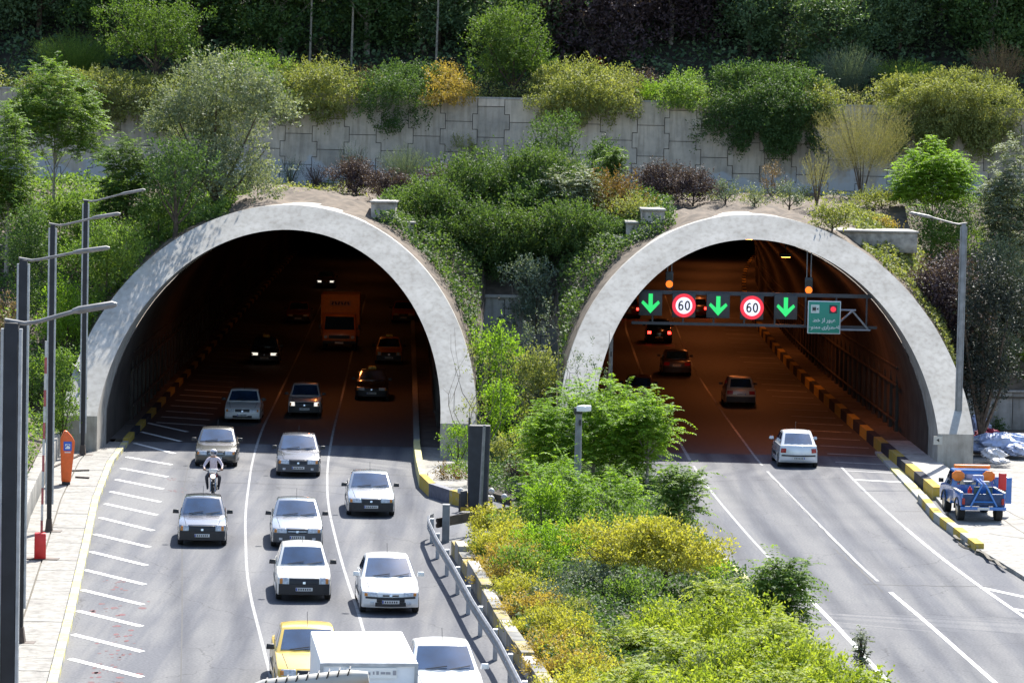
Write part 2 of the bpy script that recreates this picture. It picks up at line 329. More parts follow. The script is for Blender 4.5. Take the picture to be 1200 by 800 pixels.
# ground sheet to the horizon, road sheets
g = MB(); g.add([(-900, -300, -.12), (900, -300, -.12), (900, 84.9, -.12), (-900, 84.9, -.12)], [(0, 1, 2, 3)]); 
g.add([(-900, 84.9, -.12), (900, 84.9, -.12), (900, 1500, -.12), (-900, 1500, -.12)], [(0, 1, 2, 3)]); struct('ground', g, dirt)
def lx(y): return -max(0, y - 89) * .052                      # the left bore drifts to the left as it goes in
def rx_(y): return ((max(0, y - 104) / 46.) ** 2) * 1.3       # the right bore bends to the right
KERB_L = [(-5.5, 18), (-8.3, 34), (-10.7, 50.2), (-11.8, 57.4), (-13.3, 66.9), (-14.6, 75), (-15.7, 83.5), (-16.1, 89)]
def kl(y): return poly_x(KERB_L, y) if y <= 89 else -16.1 + lx(y)
ys_ = list(np.arange(18, 96, 2.0)) + list(np.arange(96, 300, 6.0))
def strip(name, xl, xr, z, m, ylist, kind=True):
    mb = MB(); nx = 90 if m == asph else 1
    for y in ylist: a, b = xl(y), xr(y); mb.v += [(a + (b - a) * i / nx, y, z) for i in range(nx + 1)]
    N = nx + 1; mb.f = [(i * N + j, i * N + j + 1, (i + 1) * N + j + 1, (i + 1) * N + j) for i in range(len(ylist) - 1) for j in range(nx)]; mb.m = [0] * len(mb.f)
    o = struct(name, mb, m)
    if m == asph:
        at_ = o.data.attributes.new('wear', 'FLOAT', 'POINT'); vals = []
        for v in o.data.vertices:
            y = v.co.y; L = [float(np.interp(y, q[1], q[0])) for q in LANES]; d = min(abs(abs(v.co.x - c) - .78) for c in L); e = min(abs(v.co.x - c) for c in L); vals.append(min(1, math.exp(-(d / .34) ** 2) + .5 * math.exp(-(e / .3) ** 2)))
        at_.data.foreach_set('value', vals)
    return o
LANES = [([-6.9, -9.6, -12.3, -13.2], [50.8, 66, 85, 100]), ([-3.3, -4.3, -5.9, -7.4, -8.8, -9.9], [43, 50.8, 62, 73.5, 85, 100]), ([-.9, -2.2, -3.9, -5.4, -6.2], [50, 60, 73, 85, 100]), ([11.4, 10.6, 9.5, 9.0], [50, 58, 75, 90]), ([13.9, 12.9, 12.3, 12.1], [50, 62, 76, 90]), ([8.0, 7.0, 6.2, 5.9], [50, 62, 76, 90])]
soot_shade = mat('soot_shade_asphalt', (.050, .048, .050), .7, var=.3, scale=4)  # bore floor: soot and the tunnel's shade both put into this dark colour
strip('road', lambda y: kl(y) - .05, lambda y: 1.6 if y < 86 else -2.75 + lx(y), 0.0, asph, [y for y in ys_ if y < 90.5]); strip('road', lambda y: kl(y) - .05, lambda y: -2.75 + lx(y), 0.0, soot_shade, [90.0] + [y for y in ys_ if y > 90.5])
strip('road', lambda y: 1.7 if y < 86 else 3.5 + rx_(y), lambda y: 40 if y < 60 else (17 if y < 86.1 else 16.6 + rx_(y)), 0.0, asph, [y for y in ys_ if y < 90.5]); strip('road', lambda y: 3.5 + rx_(y), lambda y: 16.6 + rx_(y), 0.0, soot_shade, [90.0] + [y for y in ys_ if y > 90.5])

# hillside: columns that start on each portal's outer edge
h = MB(); xs = list(np.arange(-60, -19, 1.0)) + list(np.arange(-18.9, 20, .3)) + list(np.arange(20.5, 60, 1.0))
NR = 30; vs_ = []
for x in xs:
    ys0, zs0 = start(x)
    for j in range(NR + 1):
        y = ys0 + (WALL_Y + .3 - ys0) * (j / NR) ** 1.2; vs_.append((x, y, (zs0 if j == 0 else zh(x, min(y, WALL_Y + .3)))))
h.add(vs_, [(i * (NR + 1) + j, (i + 1) * (NR + 1) + j, (i + 1) * (NR + 1) + j + 1, i * (NR + 1) + j + 1) for i in range(len(xs) - 1) for j in range(NR)])
struct('hillside', h, dirt, smooth=True); h = MB()
xs2 = list(np.arange(-75, 76, 2.5)); yy = [110.35, 111.5, 113.5, 114.5] + list(np.arange(117, 175, 4)); n2 = len(yy)
vs_ = [(x, y, zh(x, y)) for x in xs2 for y in yy]
h.add(vs_, [(i * n2 + j, (i + 1) * n2 + j, (i + 1) * n2 + j + 1, i * n2 + j + 1) for i in range(len(xs2) - 1) for j in range(n2 - 1)])
struct('wooded_slope', h, litter, smooth=True)
b_ = MB(); yb = list(np.arange(20, 88, 2.0))                    # left bank behind the parapet
for_ = [(park_x(y) - .45 - k * 1.2, y, .92 + min(2.6, k * 1.2 * .55) + abs(bump2(park_x(y) - k, y)) * .5) for y in yb for k in range(18)]
b_.add(for_, [(i * 18 + j, (i + 1) * 18 + j, (i + 1) * 18 + j + 1, i * 18 + j + 1) for i in range(len(yb) - 1) for j in range(17)]); struct('bank', b_, dirt, smooth=True)
# median bed and the concrete island in front of the pier
bd = MB(); bd.prism([(-.0 + p[0] + .32, p[1]) for p in BED_L] + [(p[0] + .1, p[1]) for p in BED_TOPL] + [(p[0] - .2, p[1]) for p in BED_R[::-1]], .0, .26); struct('planting_bed', bd, soil_bed)
isl = MB(); ISL = [(-.6, 77.2), (-1.6, 77.2), (-2.4, 78.2), (-3.15, 80.2), (-3.5, 82.5), (-3.8, 86), (-3.9, 89)]
isl.prism(ISL + [(-2.85, 89), (-2.75, 86), (-1.6, 86), (-1.6, 79.2), (-.6, 78.4)], .0, .17); struct('island', isl, con_pave)

# ------------------------------------------------------------------ road markings
def offset_line(P, wd, z, mb, mi=0):
    pts = [Vector((p[0], p[1])) for p in P]; L_ = []; R__ = []
    for i, p in enumerate(pts):
        t = (pts[min(i + 1, len(pts) - 1)] - pts[max(0, i - 1)]).normalized(); nrm = Vector((-t.y, t.x)) * wd / 2
        L_.append((*(p + nrm), z)); R__.append((*(p - nrm), z))
    n = len(P); mb.add(L_ + R__, [(i, n + i, n + i + 1, i + 1) for i in range(n - 1)], mi)
def smooth_line(P, step=1.5):
    P = sorted(P, key=lambda p: p[1]); out = []; y = P[0][1]
    ks = [p[1] for p in P]; xs_ = [p[0] for p in P]
    yy_ = np.arange(P[0][1], P[-1][1], step); raw = np.interp(yy_, ks, xs_)
    k = np.ones(5) / 5; pad = np.pad(raw, 2, mode='reflect', reflect_type='odd'); sm_ = np.convolve(pad, k, 'valid')
    return list(zip(sm_, yy_))
lane1 = smooth_line([(-4.2, 43), (-5.6, 50.8), (-7.7, 62.3), (-9.2, 73.5), (-10.4, 85.1), (-11.1, 94.1), (-11.5, 102.4), (-13.1, 132.9), (-15.4, 175)])
lane2 = smooth_line([(-1.9, 43), (-3.0, 50), (-3.8, 56.6), (-5.1, 65.1), (-6.5, 75.6), (-7.3, 84.4), (-7.9, 94), (-8.6, 108.0), (-9.9, 132.0), (-12.1, 175)])
mk = MB(); z1 = .004
for ln, mi in ((lane1, 1), (lane2, 1)):
    offset_line([p for p in ln if p[1] < 88.2], .085, z1, mk, 2); offset_line([p for p in ln if p[1] >= 87], .10, z1, mk, 1)
rl1 = smooth_line([(10.6, 40), (9.7, 50), (9.3, 57.1), (8.85, 62.7), (8.3, 69.2), (7.8, 78.2), (7.6, 83.1), (7.5, 91.1), (7.4, 120), (7.9, 147.5), (9.6, 180)])
rl2 = smooth_line([(13.1, 42), (12.3, 52.2), (11.7, 61.0), (11.3, 64.7), (11.05, 70.6), (10.75, 77.5), (10.4, 87.0), (10.4, 105), (10.6, 122.7), (11.1, 137.8), (12.9, 180)])
rl3 = smooth_line([(15.9, 48), (14.8, 60.1), (14.3, 65.0), (13.9, 72.1), (13.7, 80.8), (13.7, 87.2)])
offset_line([p for p in rl1 if p[1] < 65.5], .13, z1, mk, 0); offset_line([p for p in rl1 if 66.5 < p[1] < 87], .10, z1, mk, 2); offset_line([p for p in rl1 if p[1] >= 87], .13, z1, mk, 1)
offset_line([p for p in rl2 if p[1] < 64.5], .13, z1, mk, 0); offset_line([p for p in rl2 if 63 < p[1] < 87], .11, z1, mk, 2); offset_line([p for p in rl2 if 86 < p[1]], .10, z1, mk, 1)
offset_line([p for p in rl3 if p[1] < 73.6], .12, z1, mk, 0); offset_line([p for p in rl3 if 72.4 <= p[1]], .11, z1, mk, 2)
def quad_line(a, b, wd, mi=0): offset_line([a, b], wd, z1 + .004, mk, mi)
quad_line(G(1146, 685), G(1215, 700), .22); quad_line(G(1181, 709), G(1230, 718), .2)
# slanted hatch bars by the left kerb
HB = [(75, 795, 172, 810), (88, 766, 172, 787), (91, 738, 172, 758), (96, 711, 171, 729), (101, 687, 172, 704), (104, 664, 174, 681), (110, 643, 176, 659), (115, 623, 179, 638),
      (121, 604, 183, 619), (127, 588, 187, 601), (133, 574, 191, 586), (139, 560, 194, 571), (145, 547, 199, 557), (151, 534, 204, 543), (160, 518, 207, 530), (168, 505, 214, 516), (172, 494, 222, 505)]
for a, b, c, d_ in HB: quad_line(G(a, b), G(c, d_), .20)
for k in range(22):
    y = 95.5 + k * 1.9 + k * k * .02; quad_line((kl(y) + .35, y + .4), (kl(y) + 2.7, y - .35), .18, 0 if k < 7 else 2)
for k in range(28):                                             # hatch bars of the right bore
    y = 83.6 + k * 2.2 + k * k * .02; x1 = 15.9 + rx_(y); quad_line((x1 - 2.25, y + .25), (x1 - .15, y - .2), .20, 0 if k < 1 else 2)
road_marks = struct('road_markings', mk, [white_line, worn_line, lane_line])
st = MB()                                                       # red paint stains between the hatch bars
rs = random.Random(4)
for px, py, r0 in ((138, 681, .30), (136, 709, .42), (143, 745, .3), (142, 762, .2), (138, 793, .5), (128, 780, .25), (210, 573, .2), (205, 560, .15)):
    cx, cy = G(px, py)
    for q in range(14):
        ax, ay = cx + rs.gauss(0, r0 * .8), cy + rs.gauss(0, r0 * 1.6); rr = r0 * rs.uniform(.08, .3)
        st.add([(ax + rr * math.cos(t) * rs.uniform(.6, 1.3), ay + rr * 1.2 * math.sin(t) * rs.uniform(.6, 1.3), .003) for t in np.linspace(0, 2 * math.pi, 9)[:-1]], [tuple(range(8))])
struct('road_stain', st, paintmat('red_stain', (.19, .085, .09), (.13, .11, .11), .5))
# fine tar seams
tm = MB()
offset_line([(kl(y) + 2.95, y) for y in np.arange(48, 92, 2)], .03, .0035, tm)
def wob(a, b, n, s, sd):
    q = random.Random(sd); return [(a[0] + (b[0] - a[0]) * t + q.uniform(-s, s), a[1] + (b[1] - a[1]) * t + q.uniform(-s, s)) for t in np.linspace(0, 1, n)]
offset_line(wob(G(1020, 678), G(975, 640), 16, .05, 1), .05, .0036, tm)
offset_line(wob(G(905, 560), G(1030, 690), 40, .04, 3), .03, .0075, tm)
offset_line(wob(G(1045, 597), G(1080, 597), 6, .03, 2), .09, .0036, tm)
offset_line(wob(G(1008, 681), G(1160, 684), 20, .06, 5), .03, .0075, tm)
offset_line(wob(G(210, 562), G(485, 570), 30, .05, 6), .035, .0075, tm); offset_line(wob(G(190, 547), G(490, 556), 30, .05, 16), .03, .0075, tm)
offset_line(wob(G(435, 620), G(520, 640), 12, .1, 7), .03, .0036, tm)
struct('road_seam', tm, mat('tar', (.045, .045, .047), .8, var=.2))

# ------------------------------------------------------------------ pavement, kerbs, walls
pv = MB(); y = 19.0; rq = random.Random(2)
def perp(y):  # direction along the kerb
    a, b = kl(y - .5), kl(y + .5); t = Vector((b - a, 1)).normalized(); return t, Vector((-t.y, t.x))
y = 19.0
while y < 88.5:
    l = rq.uniform(1.0, 1.5); y2 = min(y + l, 88.9)
    q = []
    for yy0 in (y + .015, y2 - .015): q.append([(kl(yy0) - .26 - o, yy0) for o in (0, 1.05)])
    pv.prism([q[0][0], q[0][1], q[1][1], q[1][0]], 0, .16 + rq.uniform(0, .012)); y = y2
y = 19.0
while y < 86:
    l = rq.uniform(.9, 1.4); y2 = min(y + l, 86.0)
    q = []
    for yy0 in (y + .008, y2 - .008): q.append([(kl(yy0) - 1.36, yy0), (park_x(yy0) - .02, yy0)])
    pv.prism([q[0][0], q[0][1], q[1][1], q[1][0]], 0, .15 + rq.uniform(0, .012)); y = y2
struct('pavement', pv, con_pave)
sub = MB(); sub.add([(kl(y) - o, y, .11) for y in ys_ if y < 88 for o in (.2, 8)], [(2 * i, 2 * i + 1, 2 * i + 3, 2 * i + 2) for i in range(len([y for y in ys_ if y < 88]) - 1)])
sub.v = [(max(v[0], park_x(v[1]) - .1), v[1], v[2]) for v in sub.v]; struct('pavement_joints', sub, mat('joint_dirt', (.13, .115, .09), .9, var=.3))
def kerb(name, fx, y0, y1, seg, wd, ht, mats, side=1, gap=.01, base=0.):
    k = MB(); y = y0; i = 0
    while y < y1 - .01:
        y2 = min(y + seg, y1); n = max(1, int((y2 - y) / 1.0)); 
        for q in range(n):
            a = y + (y2 - y) * q / n; b = y + (y2 - y) * (q + 1) / n - (gap if q == n - 1 else 0)
            p = [(fx(a), a), (fx(a) + side * wd, a), (fx(b) + side * wd, b), (fx(b), b)]; k.prism(p, base, base + ht, mi=i % len(mats))
        y = y2; i += 1
    return struct(name, k, mats)
kerb('kerb', lambda y: kl(y), 19, 89, .8, -.24, .17, [pale_yellow, grey_k], 1)
kerb('kerb', lambda y: -16.1 + lx(y), 89, 285, 2.0, -.24, .27, [yellow_k, dark_k], 1)
kerb('kerb', lambda y: 16.0 + rx_(y), 79.5, 285, 1.9, .34, .48, [yellow_k, dark_k], 1)
kerb('kerb', lambda y: 15.55 + (y - 84) * .03, 79.0, 91.0, 1.9, .40, .10, [white_k, pale_yellow], 1)
kerb('kerb', lambda y: 15.15 + abs(y - 75) * .045, 69.4, 79.0, .95, .30, .30, [yellow_k, grey_k], 1)
kerb('kerb', lambda y: poly_x([(17.4, 58), (15.9, 62.6)], y), 56, 62.6, 1.4, .3, .28, [yellow_k, rust_steel], 1)
# walkways inside the bores
strip('walkway', lambda y: -17.0 + lx(y), lambda y: -16.34 + lx(y), .25, con_soot_shade, [88.9] + [y for y in ys_ if y > 89])
strip('walkway', lambda y: 16.34 + rx_(y), lambda y: 17.6 + rx_(y), .44, con_low, [80.0, 84.0, 88.0, 92.0])
strip('walkway', lambda y: 16.34 + rx_(y), lambda y: 17.6 + rx_(y), .44, con_soot_shade, [92.0] + [y for y in ys_ if y > 93])
strip('walkway', lambda y: -3.9 + lx(y), lambda y: -2.8 + lx(y), .17, con_soot_shade, [89] + [y for y in ys_ if y > 89])
strip('walkway', lambda y: 3.4 + rx_(y), lambda y: 4.4 + rx_(y), .22, con_soot_shade, [86] + [y for y in ys_ if y > 86])
ik = MB(); P = ISL
def poly_kerb(mb, P, wd, ht, mats_i, base=0.):
    for i in range(len(P) - 1):
        a, b = Vector(P[i]), Vector(P[i + 1]); t = (b - a).normalized(); nn = Vector((t.y, -t.x)) * wd
        mb.prism([tuple(a), tuple(b), tuple(b + nn), tuple(a + nn)], base, base + ht, mi=mats_i[i % len(mats_i)])
PK = [G(543, 592), G(527, 588), G(503, 580), G(492, 569), G(488, 552), G(485, 530), (-4.05, 89)]
poly_kerb(ik, PK, .26, .5, [0, 1, 0, 2, 2, 2, 2]); 
struct('kerb', ik, [yellow_k, mat('kerb_slate', (.07, .08, .12), .6, var=.3), pale_yellow])
k3 = MB(); poly_kerb(k3, [(-4.05 + lx(y), y) for y in np.arange(89, 280, 6)], .26, .25, [0]); struct('kerb', k3, [grey_k])
k4 = MB(); poly_kerb(k4, [(p[0] - .2, p[1]) for p in BED_R[:8]][::-1], .22, .3, [0, 1]); struct('kerb', k4, [grey_k, pale_yellow])
# concrete blocks edging the planted median beside the guardrail
bky = paintmat('block_ochre', (.34, .27, .10), (.26, .25, .22), .50); bkg = mat('block_grey', (.20, .20, .19), .9, var=.4, scale=3)
bk = MB(); q = random.Random(7); pts = BED_L
yv = 34.0; i = 0
while yv < 67:
    l = q.uniform(.8, 1.5); a = poly_x(pts, yv); b = poly_x(pts, yv + l - .03); hh = q.choice([.42, .5, .62, .46])
    bk.prism([(a, yv), (a + .34, yv), (b + .34, yv + l - .03), (b, yv + l - .03)], 0, hh, mi=i % 3); yv += l; i += 1
tag(bk.build('block_wall', [bky, bkg, con_low], bevel=.02), 'low wall of mixed yellow and grey concrete blocks edging the planted median', 'wall')

# parapet left of the pavement
pp = MB(); 
for a, b in zip(PARK, PARK[1:]):
    n = 4
    for k in range(n):
        p0 = Vector(a).lerp(Vector(b), k / n); p1 = Vector(a).lerp(Vector(b), (k + 1) / n - .004)
        pp.prism([tuple(p0), tuple(p1), (p1.x - .42, p1.y), (p0.x - .42, p0.y)], 0, .98 + .006 * (k % 2))
tag(pp.build('parapet_wall', con_pave, bevel=.03), 'low pale concrete wall between the left pavement and the ivy bank', 'wall')

# right hand forecourt, low wall behind it
fc = MB(); fc.prism([(15.5, 69.6), (16.1, 79.5), (16.4, 86), (17.4, 86.0), (17.4, 85.9), (40, 85.9), (40, 60), (16.2, 62.8), (15.9, 66)], -.05, .13); struct('pavement', fc, con_pave)
fw = MB(); fw.prism([(18.9, 91.0), (40, 91.0), (40, 97.3), (18.9, 97.3)], -.05, .30); fw.prism([(19.0, 90.6), (40, 90.6), (40, 90.98), (19.0, 90.98)], 0, .34); struct('verge', fw, dirt)
fv = MB(); fv.prism([(17.45, 85.95), (40, 85.95), (40, 90.58), (18.95, 90.58), (18.95, 86.0)], -.05, .128); struct('pavement', fv, con_pave)
cr = MB(); cr.tube([(*p, .02) for p in wob(G(1120, 635), G(1180, 665), 14, .08, 9)], .05, 5)
offset_line(wob(G(1115, 628), G(1176, 668), 18, .12, 9), .12, .134, cr); cr.v = [v for v in cr.v]
struct('broken_edge', cr, mat('joint_dirt', (.13, .115, .09)))
pj = MB()
for a, b in ((G(1168, 596), G(1205, 616)), (G(1160, 603), G(1215, 640)), (G(1060 + 95, 627), G(1200, 633))): offset_line(wob(a, b, 8, .03, 3), .05, .134, pj)
struct('pavement_seam', pj, mat('joint_dirt', (.13, .115, .09)))
lw = MB()
for k in range(14): lw.box((19.4 + 1.5 * k, 97.6, 1.0), (1.48, .5, 2.0), mi=0)
lw.box((29.6, 97.6, 2.06), (21.6, .62, .1)); tag(lw.build('low_wall', con_low, bevel=.02), 'low grey concrete wall behind the rubbish heap at right', 'wall')

# retaining wall of interlocking cross shaped panels
def cross_panels(mb, x0, x1, z0, z1, y, wd=1.66, ht=1.6, th=.16, ear=.13, zc=0):
    qr = random.Random(21)
    n = int((x1 - x0) / wd)
    for i in range(n):
        cx = x0 + (i + .5) * wd; off = (ht / 2 if i % 2 else 0); z = z0 - off
        while z < z1 - .02:
            a, b = z + .016, z + ht - .016; a2, b2 = max(a, z0), min(b, z1)
            if b2 - a2 > .15:
                e = ear; hw = wd / 2 - .016
                pts_ = [(-hw + e, a), (hw - e, a), (hw - e, z + ht * .25 + .016), (hw + e, z + ht * .25 + .016), (hw + e, z + ht * .75 - .016), (hw - e, z + ht * .75 - .016),
                        (hw - e, b), (-hw + e, b), (-hw + e, z + ht * .75 - .016), (-hw - e, z + ht * .75 - .016), (-hw - e, z + ht * .25 + .016), (-hw + e, z + ht * .25 + .016)]
                pts_ = [(px, min(max(pz, z0), z1)) for px, pz in pts_]; n_ = 12
                jy = qr.uniform(-.03, .02); mb.add([(cx + px, y + jy, pz) for px, pz in pts_] + [(cx + px, y + th, pz) for px, pz in pts_], [tuple(range(n_))] + [(k, n_ + k, n_ + (k + 1) % n_, (k + 1) % n_) for k in range(n_)], qr.choice([0, 0, 1, 2]))
            z += ht
rw = MB(); cross_panels(rw, -42, 44, 0, WALL_Z1 - WALL_Z0 + .5, 0)
o = rw.build('retaining_wall', [con_wall, con_wall2, con_wall3], loc=(0, WALL_Y, WALL_Z0 - .5)); tag(o, 'long grey retaining wall of interlocking cross shaped concrete panels above both tunnels', 'wall')
cb = MB(); cb.box((0, WALL_Y + .3, (WALL_Z0 + WALL_Z1) / 2 - .3), (90, .25, WALL_Z1 - WALL_Z0 + .5)); cb.build('backing', mat('joint_backing', (.10, .09, .08), .9), o).matrix_parent_inverse = Matrix.Translation((0, -WALL_Y, -(WALL_Z0 - .5)))  # dark backing sheet seen through the panel joints
cp = MB(); cp.box((0, .12, WALL_Z1 - WALL_Z0 + .54), (90, .34, .10)); cp.build('coping', con_low, o)
mw = MB(); cross_panels(mw, -2.4, 3.6, 0, 6.1, 0, wd=1.9, ht=1.6); o = mw.build('pier_wall', [con_low, con_wall2, con_low], loc=(0, 94.9, 0)); tag(o, 'grey concrete panel wall in the gap between the two tunnel mouths', 'wall')
mb_ = MB(); mb_.box((.4, .2, 3.0), (5.4, .08, 6.1)); mb_.build('backing', mat('joint_backing', (.1, .09, .08)), o)
mp_ = MB(); mp_.box((.4, .08, 6.15), (5.6, .42, .12)); mp_.build('coping', con_low, o)

# ------------------------------------------------------------------ tunnel portals
def portal(name, cx, shift, label, yend):
    t = thing('tunnel_portal', label, 'tunnel', (cx, Y0, 0))
    N = 72
    def P_(k, a, h, extra=0.): th = math.pi * k / N; z = h * math.sin(th); return (a * math.cos(th), LEAN * z + extra, SP + z)
    def face(u, v): k = u * N; a = AI + (AO - AI) * v; hh = HI + (HO - HI) * v; return P_(k, a, hh)
    m = MB(); m.grid(face, N, 3, 0)
    m.grid(lambda u, v: P_(u * N, AO, HO, v * 5.0), N, 4, 0)          # outer skin running back into the hill
    m.grid(lambda u, v: P_(u * N, AI, HI, v * 2.0), N, 2, 1)
    for s in (-1, 1):                                                 # board marked stub blocks
        m.add([(s * AI, 0, 0), (s * AO, 0, 0), (s * AO, 0, SP), (s * AI, 0, SP), (s * AI, 2.2, 0), (s * AO, 2.2, 0), (s * AO, 2.2, SP), (s * AI, 2.2, SP)],
              [(0, 1, 2, 3), (0, 3, 7, 4), (1, 5, 6, 2)], 1)
    m.build('portal_ring', [con_ring, con_leg], t, smooth=True)
    # lining
    ly = [2.0, 5, 8, 11, 14, 18] + list(np.arange(22, yend, 5.0)); K = 40; lm = MB(); vs_ = []
    prof = [(AI - .02, 0)] + [(AI * math.cos(math.pi * k / K) * .997, SP + (HI - .03) * math.sin(math.pi * k / K)) for k in range(K + 1)] + [(-AI + .02, 0)]
    for y_ in ly:
        for (px, pz) in prof: 
            lean = LEAN * max(0, pz - SP) * max(0, 1 - (y_ - 2) / 8.0) + (y_ if True else 0)
            vs_.append((px + shift(y_ + Y0), lean, pz))
    n = len(prof); lm.add(vs_, [(i * n + j, (i + 1) * n + j, (i + 1) * n + j + 1, i * n + j + 1) for i in range(len(ly) - 1) for j in range(n - 1)])
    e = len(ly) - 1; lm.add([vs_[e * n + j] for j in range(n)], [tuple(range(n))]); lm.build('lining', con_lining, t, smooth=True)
    for s in (-1, 1):                                                 # ribbed cladding along each wall
        rb = MB(); rb.tube([(s * (AI - .06) + shift(y_ + Y0), y_, 3.35) for y_ in np.arange(9, yend - 4, 6.0)], .06, 4)
        for y_ in np.arange(9, yend - 4, 1.5): rb.box((s * (AI - .10) + shift(y_ + Y0), y_, 1.75), (.14, .35, 3.1), mi=0)
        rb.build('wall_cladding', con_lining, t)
    cb_ = MB()
    for s in (-1, 1):
        for z_, r_ in ((1.0, .05), (2.6, .06), (3.4, .05)):
            cb_.tube([(s * (AI - .28) + shift(y_ + Y0), y_, z_) for y_ in np.arange(8, yend - 4, 6.0)], r_, 5)
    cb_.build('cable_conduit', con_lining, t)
    return t
pL = portal('tunnel_portal', CL, lx, 'pale concrete tunnel mouth on the left with traffic coming out', 205)
pR = portal('tunnel_portal', CR, rx_, 'pale concrete tunnel mouth on the right with lane signals across it', 205)

# sodium lamps on the bore ceilings
sod = mat('sodium_tube', (.9, .5, .2), .4, emit=(1., .35, .06), estr=6)
lh = MB(); lh.box((0, 0, 0), (.5, .9, .16)); lh.box((0, 0, .3), (.05, .05, .5)); lb = MB(); lb.box((0, 0, -.09), (.38, .78, .02))
proto = None
def tunnel_lamp(cx, sh, y, x, power, label, grp):
    t = thing('ceiling_lamp', label, 'lamp', (cx + x + sh(y), y, 8.15), 0, grp)
    if not tunnel_lamp.h: tunnel_lamp.h = lh.build('housing', dark_steel, t).data; tunnel_lamp.b = lb.build('diffuser', sod, t).data
    else:
        for nm, me in (('housing', tunnel_lamp.h), ('diffuser', tunnel_lamp.b)): c = bpy.data.objects.new(nm, me); C.objects.link(c); c.parent = t
    ld = bpy.data.lights.new('sodium_light', 'AREA'); ld.shape = 'RECTANGLE'; ld.size = .5; ld.size_y = 1.2; ld.color = (1., .27, .07); ld.energy = power
    l = bpy.data.objects.new('sodium_light', ld); C.objects.link(l); l.parent = t; l.location = (0, 0, -.14)
tunnel_lamp.h = None
for y in np.arange(107.5, 230, 18): tunnel_lamp(CL, lx, y, 1.6, (60 if y < 108 else 10), 'orange sodium lamp under the ceiling of the left tunnel', 'ceiling lamps of the left tunnel')
for y in np.arange(97, 240, 16): tunnel_lamp(CR, rx_, y, 2.0, 135, 'orange sodium lamp under the ceiling of the right tunnel', 'ceiling lamps of the right tunnel')

# ------------------------------------------------------------------ vehicles
PAINTS = {}
def paint(name, col, rough=.28, metal=0.):
    return mat('car_paint_' + name, col, rough, metal=metal, coat=.6, var=.08, scale=1.5)
STY = {  # L, W, H, profile of the body, cabin (screen foot, roof front, roof rear, rear foot), belt
 'boxy_hatch': dict(L=3.9, W=1.60, H=1.44, zb=.90, zh=.80, nose=.72, hood=1.02, cab=(-.86, -.18, 1.15, 1.78), tail=.94, fw=-1.24, rw=1.10, rw_w=.71, c=.10),
 'boxy_sedan': dict(L=4.4, W=1.70, H=1.41, zb=.90, zh=.78, nose=.68, hood=1.15, cab=(-.98, -.22, .98, 1.58), tail=.92, fw=-1.38, rw=1.28, rw_w=.72, c=.12),
 'round_hatch': dict(L=3.85, W=1.67, H=1.45, zb=.92, zh=.74, nose=.66, hood=.95, cab=(-1.02, -.08, 1.05, 1.74), tail=.95, fw=-1.20, rw=1.22, rw_w=.70, c=.24),
 'round_sedan': dict(L=4.3, W=1.74, H=1.50, zb=.95, zh=.80, nose=.70, hood=1.05, cab=(-1.02, -.16, 1.05, 1.60), tail=.97, fw=-1.28, rw=1.34, rw_w=.72, c=.18),
}
